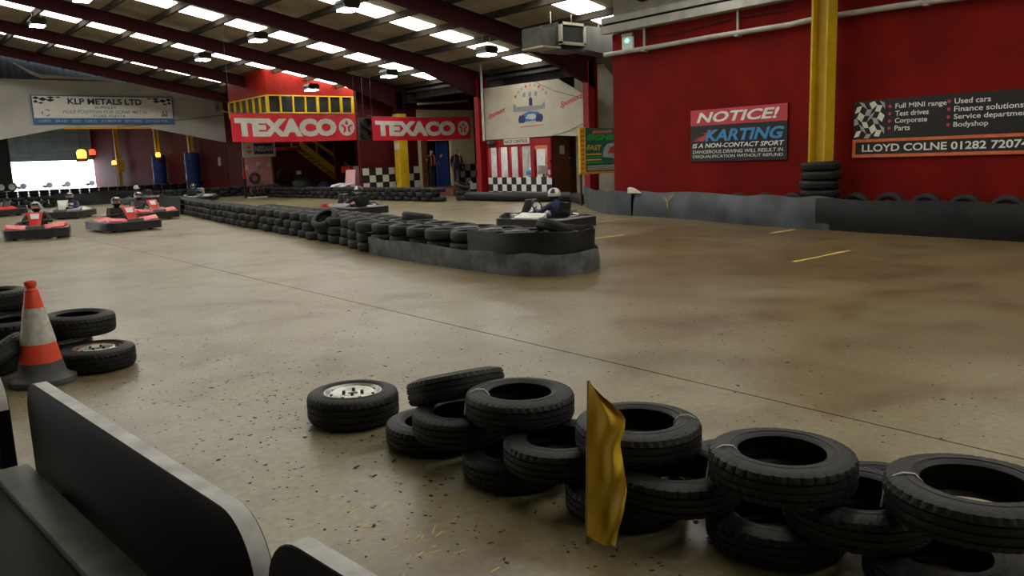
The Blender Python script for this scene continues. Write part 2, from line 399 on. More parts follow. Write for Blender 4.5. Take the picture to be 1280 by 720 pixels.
for i, y in enumerate(FRAMES):
    fr = struct(empty('portal_frame', (0, 0, 0)), 'maroon steel portal frame spanning the hall, number %d of nine from the near end' % (i+1))
    for sx in (1, -1):
        top = [(sx*x, ZR(x)-.06) for x in (0, 8, 16.6, 19.7)]
        bot = [(0, ZR(0)-.55), (sx*8, ZR(8)-.5), (sx*16.6, ZR(16.6)-.56), (sx*19.62, 3.72)]
        mb = MB(); ibeam(mb, top, bot, y); mb.build('rafter', 'maroon', fr)
        colm = 'brightred' if i in (4, 5) else 'maroon'
        if i == 6 and sx > 0: MB().box(19.16, 19.64, y-.2, y+.2, 0, 3.62).build('column_casing', 'yellow', fr, None, None, .02)
        column_mb(sx*19.4, y, 0, ZR(19.4)-.3, .44, .26 if i in (4, 5, 6) else .2).build('column', colm, fr)

# ---- walls
def wbox(name, x0, x1, y0, y1, z0, z1, m, label): return struct(MB().box(x0, x1, y0, y1, z0, z1).build(name, m), label)
wr = wbox('wall_right', 15.2, 15.5, -9, 14.12, 0, 4.46, 'redwall', 'dark red painted brick wall carrying the large sign boards')
wbox('wall_right_upper', 15.25, 15.45, -9, 14.12, 4.46, 6.0, 'cladding', 'cream cladding above the white trunking on the red wall')
wbox('wall_left', -20.2, -20, -9, 46, 0, 5, 'greyboard', 'grey side wall of the hall')
wbox('wall_near', -20.2, 15.2, -9.2, -9, 0, 8.6, 'greyboard', 'grey end wall near the benches')
wbox('wall_side', 20.2, 20.4, 12, 20.6, 0, 5.1, 'cladding', 'cream side cladding in the recess behind the red wall')
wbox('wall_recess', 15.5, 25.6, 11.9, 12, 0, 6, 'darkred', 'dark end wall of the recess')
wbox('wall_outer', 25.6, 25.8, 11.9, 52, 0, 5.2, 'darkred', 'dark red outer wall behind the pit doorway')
struct(MB().box(19.9, 25.7, 12, 46.2, 4.55, 4.65).box(20.3, 20.5, -9.1, 46.2, 4.3, 5.3).build('ceiling', 'roofdark'), 'low dark roof over the side bay')
# cross wall with the pit doorway (opening x 21.1-22.6)
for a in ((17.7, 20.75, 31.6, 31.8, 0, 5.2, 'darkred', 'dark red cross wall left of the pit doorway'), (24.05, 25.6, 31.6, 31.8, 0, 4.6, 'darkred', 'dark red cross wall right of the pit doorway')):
    wbox('wall_cross', *a)
struct(MB().prism([(20.75, 0), (21.05, 0), (21.05, 2.45), (22.65, 2.45), (22.65, 0), (24.05, 0), (24.05, 3.87), (20.75, 3.87)], 31.6, 31.78, 'y').build('door_1', 'creampaint'), 'cream painted surround of the open pit doorway')
wbox('wall_cross_upper', 20.75, 24.05, 31.6, 31.8, 3.87, 4.6, 'darkred', 'dark red strip above the cream doorway')
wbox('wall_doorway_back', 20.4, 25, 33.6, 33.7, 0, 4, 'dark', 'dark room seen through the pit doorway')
struct(MB().box(20.0, 25.5, 27.9, 33.6, 0, .3).build('platform', 'brown'), 'low brown platform in front of the pit doorway')
d = struct(MB().box(21.95, 22.62, 31.86, 31.91, .3, 2.42).build('door_2', 'bluedoor'), 'blue door leaf inside the pit doorway')
MB().tube([(22.05, 31.84, 1.3), (22.05, 31.84, 1.5)], .015, 6).build('door_handle', 'steel', d)
d = struct(MB().box(20.78, 21.06, 31.3, 31.36, .3, 2.6).build('door_3', 'brown'), 'brown timber door folded back beside the yellow column')
# tiled dado: each tile its own piece
def tile_strip(parent, xs, z0, n, h, wd, m, place, phase=0):
    for r in range(n):
        for k in range(xs):
            if (r+k+phase) % 2: continue
            o = link('tile', m, parent, place(k*wd, z0+r*h))
tile_me = MB().box(0, 1, -.012, 0, 0, 1).mesh('tile', 'lettercream')
tile_white = MB().box(0, 1, -.012, 0, 0, 1).mesh('tile', 'white')
def tile_board(name, label, loc, rz, cols, rows, wd, h, mesh, phase=0, z0=0., skip=()):
    root = struct(empty(name, loc, rz), label)
    MB().box(0, cols*wd, 0, .02, z0, z0+rows*h).build('backing', 'black', root)
    for r in range(rows):
        for k in range(cols):
            if (r+k+phase) % 2 or (k, r) in skip: continue
            link('tile', mesh, root, Matrix.Translation((k*wd+.01, 0, z0+r*h+.01)) @ Matrix.Diagonal((wd-.02, 1, h-.02, 1)))
    return root
tile_board('trim_1', 'black and white chequered dado behind the yellow column', (17.75, 31.575, 0), 0, 9, 4, .335, .325, tile_me, 1)
tile_board('trim_2', 'black and white chequered dado right of the pit doorway', (23.05, 31.575, 0), 0, 4, 4, .335, .325, tile_me, 0)
tile_board('trim_3', 'low black and white chequered board beside the red column', (19.85, 27.0, 0), 0, 5, 2, .37, .27, tile_white, 0)
# raised office: front wall, upper window band and side windows
off = struct(empty('wall_office', (0, 0, 0)), 'red painted office block with a yellow framed window band')
OX, OY = 14.9, 34.5        # overhanging upper floor of the office
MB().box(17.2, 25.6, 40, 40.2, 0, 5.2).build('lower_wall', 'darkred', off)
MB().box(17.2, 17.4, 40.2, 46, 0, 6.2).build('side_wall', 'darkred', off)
MB().box(OX, 19.1, OY, OY+.15, 4.66, 5.75).build('upper_wall', 'orangered', off)
MB().box(19.1, 20.25, OY, OY+.15, 2.9, 5.1).build('end_wall', 'orangered', off)
MB().box(OX, 19.1, OY, OY+.15, 2.9, 3.86).build('sill_wall', 'orangered', off)
MB().box(OX, OX+.15, OY+.15, 39.2, 2.95, 3.86).build('side_sill_wall', 'redboard', off)
MB().box(OX, OX+.15, OY+.15, 39.2, 4.66, 5.8).build('side_upper_wall', 'orangered', off)
MB().box(OX, 20.25, OY, 39.2, 2.86, 2.95).build('office_floor', 'darkred', off)
MB().box(OX+.2, 19.1, OY+2.6, OY+2.7, 2.95, 5.1).build('room_back', 'purlin', off)
for x, y in ((20.0, 36.0),): MB().box(x-.06, x+.06, y-.06, y+.06, 0, 2.86).build('support_post', 'darkred', off)
xs = [OX+4.2*k/7 for k in range(8)]
for k in range(7): MB().box(xs[k]+.05, xs[k+1]-.05, OY+.05, OY+.07, 3.92, 4.62).build('pane', 'glass', off)
for k, x in enumerate(xs):
    wd = .11 if k in (0, 4, 6, 7) else .06
    MB().box(x-wd/2, x+wd/2, OY-.04, OY+.09, 3.86, 4.66).build('mullion', 'yellow', off)
for z in (3.86, 4.61): MB().box(OX, 19.1, OY-.03, OY+.1, z, z+.05).build('rail', 'yellow', off)
for k in range(7):
    y = OY+.1+k*.74
    MB().box(OX-.04, OX+.1, y-.04, y+.04, 3.86, 4.66).build('mullion', 'yellow', off)
    if k < 6: MB().box(OX+.05, OX+.07, y+.04, y+.70, 3.92, 4.62).build('pane', 'glass', off)
for z in (3.86, 4.61): MB().box(OX-.03, OX+.1, OY, OY+4.6, z, z+.05).build('rail', 'yellow', off)
MB().box(OX, 17.4, 39.05, 39.2, 2.95, 5.8).build('back_wall', 'darkred', off)
# header wall with the flat arch
hw = struct(MB().prism([(-20, 3.0), (3.2, 2.95), (6.2, 3.27), (9.0, 3.82), (13.1, 3.8), (17.3, 2.95), (17.3, 6.12), (-20, 6.3)], 46, 46.15, 'y').build('wall_header', 'greyboard'), 'grey boarded header wall above the far archway')
MB().box(9.0, 13.1, 45.97, 46.02, 3.76, 3.86).build('arch_edge_strip', 'deepyellow', hw)
MB().box(14.0, 17.0, 45.95, 46, 5.85, 5.92).build('cable_tray', 'pipe', hw)
MB().tube([(17.2, 45.97, 4.5), (15, 45.97, 4.25), (13.2, 45.97, 4.0), (11.5, 45.97, 3.85)], .012, 5).build('cable', 'black', hw)
struct(MB().box(-20, 17.4, 46.4, 46.5, 6.1, 8.8).build('wall_gable', 'bluegrey'), 'dark blue grey cladding above the header wall')
mb = MB(); mb.tube([(7.2, 46.2, 6.95), (7.9, 46.2, 6.5), (8.3, 46.15, 6.35), (10.5, 46.1, 6.31), (12.0, 46.1, 6.33), (13.2, 46.1, 6.27)], [.03, .08, .1, .05, .1, .06], 8)
tag(mb.build('duct_hose', 'greyboard', None, 60), 'crumpled pale hose lying along the top of the header wall', 'hose')
# far hall beyond the header
wbox('wall_far_right', 21, 21.2, 46.2, 95, 0, 6.2, 'redwall_far', 'dull red brick wall of the far hall')
wbox('wall_far_return', 17.2, 21.2, 46.1, 46.2, 0, 6.2, 'redwall_far', 'return wall at the back of the office block')
FARC = struct(MB().box(-6, 21.2, 46.5, 95.2, 6.2, 6.4).build('ceiling', 'roofdark'), 'dark roof of the far hall')
for y in (55, 65, 75, 86):
    for x in (0, 5, 10, 15):
        MB().box(x, x+2.6, y, y+1.1, 6.16, 6.19).build('skylight', 'sky', FARC)  # added rooflights, unseen behind the header, put in to brighten the far hall
wbox('wall_far_left', -6.2, -6, 46.2, 95, 0, 6.2, 'bluegrey', 'dark left wall of the far hall')
wbox('wall_end_left', -6, 13.4, 95, 95.2, 0, 6.2, 'bluegrey', 'grey blue end wall left of the roller door')
rd = struct(empty('door_4', (13.4, 95, 0)), 'half raised grey roller shutter door with daylight beneath')
for k in range(13): MB().box(0, 7.6, .0+.05*(k % 2), .12, 2.98+k*.25, 3.235+k*.25).build('slat', 'shutter', rd)
MB().box(-.1, 7.6, -.06, .12, 2.86, 2.98).build('bottom_bar', 'shutter', rd)
MB().box(-.25, 0, -.1, .2, 0, 6.2).build('guide_rail', 'bluegrey', rd)
struct(MB().box(-30, 60, 95.2, 150, -.12, -.01).build('yard', 'outside'), 'pale yard outside the roller door')
# ================================================================== tyres
def tyre_profile(R, W, ri, fine):
    h = W/2
    if fine:
        g = .007
        P = [(ri, -h*.80), (ri+.012, -h*.93), (ri+.05, -h), (R-.075, -h*1.0), (R-.045, -h*.96), (R-.022, -h*.88), (R-.008, -h*.78)]
        for z in (-.42, 0, .42):
            P += [(R, z*h-.10*h), (R, z*h-.055*h), (R-g, z*h-.05*h), (R-g, z*h+.05*h), (R, z*h+.055*h), (R, z*h+.10*h)]
        P += [(R-.008, h*.78), (R-.022, h*.88), (R-.045, h*.96), (R-.075, h), (R-.078, h*1.012), (R-.084, h*1.0), (ri+.05, h), (ri+.046, h*1.02), (ri+.040, h), (ri+.012, h*.93), (ri, h*.80)]
    else:
        P = [(ri, -h*.8), (ri+.015, -h*.95), (ri+.05, -h), (R-.06, -h*.98), (R-.018, -h*.86), (R, -h*.6), (R, -h*.1), (R-.008, -h*.06), (R-.008, h*.06), (R, h*.1), (R, h*.6), (R-.018, h*.86), (R-.06, h*.98), (ri+.05, h), (ri+.015, h*.95), (ri, h*.8)]
    P += [(ri+.012, h*.62), (R-.045, h*.62), (R-.03, 0), (R-.045, -h*.62), (ri+.012, -h*.62)]
    return P
def tyre_mesh(name, R=.29, W=.15, ri=.185, m='rubber', fine=True, sipe=5, style=0):
    P = tyre_profile(R, W, ri, fine); n = 176 if fine else 28
    mb = MB(); mb.lathe(P, n, True)
    if fine:
        k = len(P); out = []
        for i, (x, y, z) in enumerate(mb.v):
            seg = i//k; r = math.hypot(x, y); zz = z/(W/2); d = 0
            if r > R-.03:
                a = abs(zz)
                if style == 0 and a > .5 and seg % sipe == 0: d = .006
                if style == 1 and a > .3 and (seg+int(a*4)) % sipe == 0: d = .006
                if style == 2 and ((seg + (3 if zz > 0 else 0)) % (sipe+1) == 0) and a > .12: d = .007
            if d: x *= (r-d)/r; y *= (r-d)/r
            out.append((x, y, z))
        mb.v = out
    return mb.mesh(name, m, 38 if fine else 50)
TY = [tyre_mesh('tyre_blocky', .267, .144, .158, 'rubber', True, 4, 0), tyre_mesh('tyre_ribbed', .263, .145, .152, 'rubber2', True, 4, 1), tyre_mesh('tyre_zigzag', .27, .143, .160, 'rubber', True, 4, 2)]
def tyre_kids(o, W, R): return o
def fg_tyre(label, loc, k=0, sc=1., rx=0., ry=0., rz=0.):
    o = link('stacked_tyre', TY[k]); o.location = loc; o.rotation_euler = (rx, ry, rz); o.scale = (sc, sc, 1 if sc < 1.2 else sc)
    return tag(o, label, 'tyre', 'tyres of the foreground barrier')
L0, L1, L2 = .074, .220, .366
# bottom layer
fg_tyre('black tyre at the left end of the foreground pile beside the loose wheel', (2.346, 3.56, L0), 0, rz=.3)
fg_tyre('bottom layer tyre of the foreground pile below the tyre with the taut white cord', (2.368, 2.885, L0), 1, rz=1.1)
fg_tyre('bottom layer tyre directly behind the foot of the yellow flag', (2.472, 2.255, L0), 0, rz=2.)
fg_tyre('bottom layer tyre under the blocky tyre right of the yellow flag', (2.675, 1.645, L0), 2, rz=.7)
fg_tyre('bottom layer tyre cut by the lower edge of the picture at right', (2.80, 1.06, L0), 1, rz=.2)
fg_tyre('back row bottom tyre seen through the gap behind the flag tyre', (2.99, 2.62, L0), 1, rz=.5)
fg_tyre('back row bottom tyre showing between the flag tyre and the next', (3.06, 2.06, L0), 2, rz=1.5)
fg_tyre('back row bottom tyre showing between the two nearest top tyres', (3.21, 1.47, L0), 0, rz=1.5)
# middle layer, bridging
fg_tyre('middle layer tyre wedged under the tilted tyre at the left of the pile', (2.30, 3.215, L1), 1, rz=.5)
fg_tyre('middle layer tyre left of the yellow flag, bridging two bottom tyres', (2.375, 2.56, L1), 0, rz=.4)
fg_tyre('middle layer tyre right of the yellow flag, leaning towards the camera', (2.48, 1.985, L1), 2, rx=.01, ry=-.01, rz=.9)
fg_tyre('middle layer tyre between the two nearest top tyres, with worn ribs', (2.74, 1.35, L1), 1, rx=.01, ry=-.02, rz=.2)
# top layer
fg_tyre('tilted tyre on top of the left end of the pile, tread towards the camera', (2.41, 3.42, L2-.03), 0).rotation_euler = (Matrix.Rotation(-.13, 3, Vector((.57, .82, 0))) @ Matrix.Rotation(-.30, 3, Vector((.82, -.57, 0)))).to_euler()
fg_tyre('top tyre with a taut white cord across it, left of the yellow flag', (2.42, 2.90, L2-.012), 1, 1.02, rx=.01, ry=.01, rz=.2)
fg_tyre('top tyre directly behind the yellow flag', (2.475, 2.185, L2), 0, rx=.01, ry=.0, rz=.8)
fg_tyre('top tyre with blocky tread, second from the right edge', (2.585, 1.57, L2), 2, rx=.01, ry=.01, rz=.3)
fg_tyre('rightmost top tyre of the foreground pile, cut by the picture edge', (2.77, .965, L2), 0, 1.05, rx=.01, ry=.0, rz=1.2)
# cords tying the tyres
def cord(label, pts, r=.004):
    return tag(MB().tube(pts, r, 6).build('tie_cord', 'twine', None, 60), label, 'cord', 'cords tying the foreground tyres')
def rim_cord(label, c, ang, z, R, ri, r=.004):
    ca, sa = math.cos(ang), math.sin(ang); P = [(R+.006, -.05), (R-.004, .02), (R-.03, .066), ((R+ri)/2, .078), (ri+.02, .076), (ri-.004, .05), (ri-.006, -.02)]
    return cord(label, [(c[0]+ca*q, c[1]+sa*q, z+h) for q, h in P], r)
rim_cord('thin white cord over the rim of the tyre left of the yellow flag', (2.42, 2.90), 2.5, L2-.008, .268, .155)
rim_cord('thin cord on the left side of the second top tyre from the right edge', (2.585, 1.57), 2.35, L2, .27, .16)
rim_cord('thin cord on the left side of the rightmost top tyre', (2.77, .965), 2.2, L2, .28, .165)
rim_cord('short cord over the right rim of the flag tyre', (2.475, 2.185), -.75, L2, .267, .158, .003)
# loose wheel with a silver steel rim
def wheel(label, loc, R, W, rx, ry, rz, rusty=False):
    root = empty('car_wheel', loc, 0, label, 'wheel', 'loose wheels on the floor'); root.rotation_euler = (rx, ry, rz)
    link('tyre', tyre_mesh('wheel_tyre', R, W, R*.60, 'rubber', True, 4, 1), root)
    h = W/2; r = R*.62
    rim = MB().lathe([(r, h*.80), (r+.006, h*.88), (r-.004, h*.90), (r-.012, h*.82), (r-.018, h*.62), (r-.05, h*.52), (r-.055, h*.4), (r-.02, h*.2), (r-.02, -h*.7), (r, -h*.8)], 40).build('rim', 'rust' if rusty else 'rim', root, 40)
    c = MB().lathe([(r-.020, h*.60), (r-.034, h*.78), (r-.046, h*.86), (r-.068, h*.85), (r-.085, h*.70), (.055, h*.66), (.05, h*.72), (.032, h*.74), (.03, h*.50), (0.001, h*.50)], 40).build('wheel_centre', 'rim', root, 40)
    for k in range(8):
        q = 2*PI*k/8; x, y = math.cos(q)*(r-.040), math.sin(q)*(r-.040)
        MB().lathe([(.0005, h*.855), (.010, h*.855), (.011, h*.70)], 10, T=Matrix.Translation((x, y, 0))).build('vent_hole', 'dark', c, 30)
    for k in range(4):
        q = 2*PI*k/4+.4; x, y = math.cos(q)*.052, math.sin(q)*.052
        MB().lathe([(.0005, h*.92), (.009, h*.92), (.011, h*.64)], 6, T=Matrix.Translation((x*1.05, y*1.05, 0))).build('wheel_bolt', 'black', root)
    return root
wheel('loose wheel with a silver steel rim lying alone on the concrete', (2.22, 4.245, .099), .275, .19, .01, .015, .6)
wheel('wheel with a rusty silver rim lying right of the traffic cone', (1.40, 6.95, .092), .28, .175, .01, -.015, 2.0, True)
# tyres around the traffic cone
def cg(label, loc, k=0, sc=1., rx=0., ry=0.):
    o = link('stacked_tyre', TY[k]); o.location = loc; o.rotation_euler = (rx, ry, random.uniform(0, 6)); o.scale = (sc*1.06, sc*1.06, sc*1.2)
    return tag(o, label, 'tyre', 'tyres around the traffic cone')
cg('upper tyre right behind the traffic cone', (1.38, 7.42, .302), 1, 1.02, .02, -.03)
cg('bottom tyre under the upper tyre behind the traffic cone', (1.22, 7.60, .09), 0, 1.)
cg('upper tyre left behind the traffic cone', (.93, 7.68, .29), 2, 1.02, .0, .02)
cg('bottom tyre left behind the traffic cone', (.66, 7.45, .09), 1, 1.)
cg('back tyre topmost of the group at the left picture edge', (.90, 8.32, .47), 0, 1.)
cg('middle tyre at the back of the group at the left picture edge', (.92, 8.35, .28), 1, 1.)
cg('bottom tyre at the back of the group at the left picture edge', (.88, 8.34, .09), 2, 1.)
cg('tyre at the left picture edge in front of the cone group', (.70, 6.95, .20), 0, .9, .5, .3)

# ---- lower detail tyres for the barriers
FT = [tyre_mesh('barrier_tyre_a', .288, .170, .18, 'rubber2', False), tyre_mesh('barrier_tyre_b', .292, .168, .185, 'rubber', False), tyre_mesh('barrier_tyre_c', .285, .171, .18, 'rubber3', False)]
def tyre_stuff(name, locs, label):
    mb = MB(); P = tyre_profile(.288, .17, .18, False)
    for p in locs: mb.lathe(P, 18, True, T=Matrix.Translation(p))
    return tag(mb.build(name, 'rubber2', None, 50), label, 'tyres', None, 'stuff')
def bt(loc, label, group, rx=0., ry=0., sc=1., k=None):
    o = link('barrier_tyre', FT[random.randrange(3) if k is None else k]); o.location = loc
    o.rotation_euler = (rx+random.uniform(-.006, .006), ry+random.uniform(-.006, .006), 0); o.scale = (sc, sc, 1)
    return tag(o, label, 'tyre', group)
ISL = [(6.98, 8.2), (6.97, 8.9), (6.99, 10.0), (7.12, 11.66), (7.12, 12.4), (7.42, 13.57), (7.52, 14.73), (7.9, 18.0), (8.13, 20.5), (8.5, 23.6), (9.05, 27.4), (9.9, 32.6)]
def ix(y):
    for (xa, ya), (xb, yb) in zip(ISL, ISL[1:]):
        if y <= yb: return xa+(xb-xa)*(y-ya)/(yb-ya)
    return ISL[-1][0]
LAY = ['bottom', 'middle', 'top']
y = 8.22; k = 0
while y < 32.8:
    for l in range(3):
        far = y > 15
        yy = y+(.3 if (l == 1 and far) else 0)+random.uniform(-.03, .03)
        sec = 'near the belted nose' if y < 13 else ('in its middle stretch' if y < 22 else 'towards its far end')
        bt((ix(yy)+random.uniform(-.04, .04)+(.05 if l == 2 and far else 0), yy, .087+.1735*l), '%s row tyre on the near side of the central tyre island, %s' % (LAY[l], sec), 'near side %s row of the central island, %s' % (LAY[l], sec), sc=random.uniform(.97, 1.01))
    y += .605
y = 8.1; hid = []
while y < 21:
    for l in range(3):
        yy = y+(.3 if l == 1 else 0); p = (ix(yy)+.60+random.uniform(-.01, .01), yy, .087+.1735*l)
        if l < 2: hid.append(p)
        else: bt(p, 'top row tyre on the far side of the central tyre island', 'far side top row of the central island')
    y += .605
tyre_stuff('island_back_tyres', hid, 'hidden lower tyres on the far side of the central island')
for lab, loc, rx, ry in (('tyre standing half upright on the belted nose of the island', (7.62, 8.2, .53), .1, .42), ('tyre tilted on the island, its open hole facing the camera, left of the middle', (7.28, 14.55, .47), .2, -.6),
        ('loose tyre lying askew on top of the island behind the nose', (7.92, 12.2, .535), .04, .16)):
    bt(loc, lab, None, rx, ry)
def cord2(label, pts): return tag(MB().tube(pts, .008, 5).build('tie_cord', 'twine', None, 60), label, 'cord', 'cords on the island nose')
for i, yy in enumerate((8.6, 9.2, 9.8)):
    cord2(['nearest white cord over the tyres of the island nose', 'middle white cord over the tyres of the island nose', 'furthest white cord over the tyres of the island nose'][i], [(ix(yy)+.08, yy+.1, .47), (ix(yy)+.11, yy+.06, .525), (ix(yy)+.38, yy-.10, .53), (ix(yy)+.42, yy-.12, .47)])

# ---- rubber belts
def smooth_path(pts, n=8):
    out = []
    for i in range(len(pts)-1):
        p0 = Vector(pts[max(i-1, 0)]); p1 = Vector(pts[i]); p2 = Vector(pts[i+1]); p3 = Vector(pts[min(i+2, len(pts)-1)])
        for k in range(n):
            t = k/n; out.append(.5*((2*p1)+(p2-p0)*t+(2*p0-5*p1+4*p2-p3)*t*t+(3*p1-p0-3*p2+p3)*t**3))
    out.append(Vector(pts[-1])); return out
def belt(name, label, pts, z0, z1, m, th=.012, lean=0., wob=.02, tops=None, bulge=0., zb=None):
    P = smooth_path([(p[0], p[1], 0) for p in pts]); rows = 7; vs = []; n = len(P)
    for side in (0, 1):
        for i, p in enumerate(P):
            t = (P[min(i+1, n-1)]-P[max(i-1, 0)]).normalized(); nn = Vector((-t.y, t.x, 0))
            zt = z1+wob*math.sin(i*.55+1.3*math.sin(i*.21)) if tops is None else tops(i/(n-1))
            zl = z0 if zb is None else zb(i/(n-1))
            for j in range(rows):
                u = j/(rows-1)
                off = lean*u+bulge*math.sin(PI*u)+wob*.5*math.sin(i*.4+j*.8)
                q = p+nn*(off+(th if side else 0)); vs.append((q.x, q.y, zl+(zt-zl)*u))
    fs = []; K = n*rows
    for i in range(n-1):
        for j in range(rows-1):
            a = i*rows+j; fs += [(a, a+rows, a+rows+1, a+1), (K+a, K+a+1, K+a+rows+1, K+a+rows)]
        a = i*rows; fs.append((a, K+a, K+a+rows, a+rows)); a += rows-1; fs.append((a, a+rows, K+a+rows, K+a))
    for i in (0, n-1):
        for j in range(rows-1):
            a = i*rows+j; fs.append((a, a+1, K+a+1, K+a))
    o = MB().add(vs, fs).build(name, m, None, 55); return tag(o, label, 'belt')
belt('rubber_belt', 'grey lower rubber belt wrapped round the nose of the tyre island', [(6.78, 12.0), (6.72, 11.2), (6.64, 10.0), (6.63, 8.9), (6.66, 8.05), (6.95, 7.58), (7.4, 7.42), (7.85, 7.6), (8.1, 8.1), (8.12, 9.0)], 0, .29, 'beltgrey', wob=.015, bulge=-.01)
belt('rubber_belt', 'black upper rubber belt round the nose of the tyre island', [(6.655, 9.0), (6.665, 8.1), (6.97, 7.63), (7.4, 7.47), (7.82, 7.64), (8.05, 8.1), (8.08, 8.9)], .28, .565, 'belt', wob=.01)
belt('rubber_belt', 'black rubber sheet round the far end of the central tyre island', [(8.85, 28.4), (9.35, 31.6), (9.55, 33.2), (10.1, 33.5), (10.4, 32.9)], 0, .6, 'belt', wob=.03)
# belts of the barrier along the red wall
belt('rubber_belt', 'blue grey end piece of the wall barrier belt, left of the dark slit', [(17.6, 17.6), (17.1, 17.1), (16.3, 16.1), (15.6, 15.1), (15.1, 14.2), (15.0, 13.38)], 0, .60, 'beltblue', wob=.02, lean=-.02)
MIDBELT = belt('rubber_belt', 'bluish bulging middle piece of the wall barrier belt, right of the dark slit', [(14.99, 13.33), (14.93, 12.3), (14.62, 10.9), (14.22, 9.6), (14.06, 8.3), (13.98, 7.6)], 0, .60, 'beltblue', wob=.02, lean=.12, bulge=-.04)
belt('rubber_belt', 'black near piece of the wall barrier belt, reaching the right picture edge', [(14.03, 7.9), (13.83, 6.57), (13.72, 5.2), (13.66, 4.2), (13.6, 2.6), (13.6, .8)], 0, .58, 'belt', wob=.015, bulge=-.03)
tag(MB().add([(14.98, 13.5, .56), (15.1, 13.48, .56), (15.12, 13.1, .56), (15.0, 13.1, .56), (15.0, 13.50, .70), (15.08, 13.48, .71), (15.1, 13.36, .69), (15.02, 13.34, .68)], [(0, 3, 2, 1), (4, 5, 6, 7), (0, 1, 5, 4), (1, 2, 6, 5), (2, 3, 7, 6), (3, 0, 4, 7)]).build('foam_block', 'lettercream', None, None, None, .015), 'torn white foam block poking above the belt slit', 'foam')
MB().box(15.08, 15.12, 13.1, 13.6, 0, .52).build('slit_shade_plate', 'belt', MIDBELT)  # added black plate, stands in for the shade inside the belt slit
for pts in (((14.93, 12.30, .50), (14.92, 12.18, .38)), ((14.925, 12.02, .54), (14.92, 12.18, .38)), ((14.92, 12.18, .38), (14.91, 12.16, .22))):
    MB().tube(pts, .012, 5).build('paint_mark', 'tape', MIDBELT)
# ---- tyres behind the belt along the red wall
y = 3.0; i = 0
while y < 10.7:
    xw = 14.98
    if not 7.7 < y < 8.8:
        bt((xw, y, .30+random.uniform(0, .05)), 'upright tyre standing between the belt and the red wall', 'upright tyres along the red wall', 0, PI/2-.08, random.uniform(1.02, 1.12), 0)
    y += .66
hid = []
for i, (x, yy) in enumerate(((14.42, 7.42), (14.36, 6.78), (14.3, 6.1), (14.26, 5.4), (14.24, 4.75), (14.56, 9.05), (14.66, 9.68))):
    hid += [(x, yy, .087), (x, yy, .2605)]; bt((x, yy, .434), 'flat tyre lying on top inside the wall barrier belt', 'flat tyres inside the wall barrier belt')
tyre_stuff('belt_filling_tyres', hid, 'lower tyres packed inside the wall barrier belt')
post = empty('yellow_post', (14.72, 8.22, 0), 0, 'tall yellow steel post rising from a tyre stack against the red wall', 'post')
mb = MB(); mb.box(-.17, -.13, -.17, .17, 0, 5.75); mb.box(.13, .17, -.17, .17, 0, 5.75); mb.box(-.13, .13, -.02, .02, 0, 5.75); mb.build('steel_section', 'yellow', post, None, Matrix.Rotation(PI/2, 4, 'Z'))
MB().box(-.2, .2, -.2, .2, 0, .015).build('base_plate', 'yellow', post)
BIG = tyre_mesh('stack_tyre', .37, .178, .245, 'rubber', False)
for l in range(7):
    o = link('van_tyre', BIG); o.location = (14.72+random.uniform(-.02, .02), 8.22+random.uniform(-.02, .02), .09+.179*l); o.rotation_euler = (random.uniform(-.02, .02), 0, 0)
    tag(o, ['bottom', 'second', 'third', 'fourth', 'fifth', 'sixth', 'topmost'][l]+' tyre from the floor in the stack round the yellow post', 'tyre', 'tyres stacked round the yellow post')
# ---- barrier along the pit side
y = 24.9
while y < 39.0:
    for l in range(3):
        yy = y+(.3 if l == 1 else 0); bt((17.12-.035*(yy-25)*.8+random.uniform(-.04, .04), yy, .087+.1735*l), '%s row tyre of the barrier in front of the pit wall and stairs' % LAY[l], '%s row of the pit side barrier' % LAY[l])
    y += .61
bt((18.05, 24.6, .55), 'tyre leaning askew at the near end of the pit side barrier', None, .35, .2, 1.05)
bt((18.1, 24.6, .095), 'bottom loose tyre at the near end of the pit side barrier', None); bt((18.1, 24.6, .282), 'second loose tyre at the near end of the pit side barrier', None)
tag(MB().tube([(18.0, 24.2, .17), (18.1, 22, .17), (18.4, 20.4, .17), (18.7, 19.3, .17)], .17, 14).build('rubber_roll', 'belt', None, 60), 'long black rubber roll lying in front of the race control booth', 'rubber roll')
tag(MB().tube([(17.9, 17.9, .16), (18.3, 18.6, .16), (18.6, 19.1, .16)], .16, 14).build('rubber_roll', 'belt', None, 60), 'short black rubber roll behind the end of the wall barrier belt', 'rubber roll')
# ---- far barriers under the header
x = 5.6
while x < 16.6:
    for l in range(3):
        xx = x+(.3 if l == 1 else 0); bt((xx, 43.2-.0*x, .087+.1735*l), '%s row tyre of the far barrier under the header wall' % LAY[l], '%s row of the far cross barrier' % LAY[l])
    x += .61
belt('rubber_belt', 'dark rubber sheet facing the far barrier under the header wall', [(7.6, 42.85), (9, 42.8), (10.5, 42.82), (11.6, 42.85)], 0, .6, 'belt', wob=.03)
for i in range(7):
    for l in range(3): bt((2.9+.1*i-.05*l, 27.4+.61*i, .087+.1735*l), '%s row tyre of the barrier at the left picture edge' % LAY[l], '%s row of the left edge barrier' % LAY[l])
hid = []; x = 6.5
while x < 20.1:
    hid += [(x, 60+.14*(x-6.5), .087+.1735*l) for l in range(3)]; x += .62
tyre_stuff('far_hall_tyres', hid, 'long dark row of tyres stacked across the far hall')
def farwheel(x, y, z, lab):
    r = empty('spare_wheel', (x, y, z), 0, lab, 'wheel', 'white rimmed wheels in the far hall'); r.rotation_euler = (PI/2, 0, 0)
    link('tyre', FT[1], r); MB().lathe([(.19, .07), (.2, .096), (.16, .09), (.12, .05), (.04, .06), (.001, .06)], 20).build('rim', 'white', r, 40)
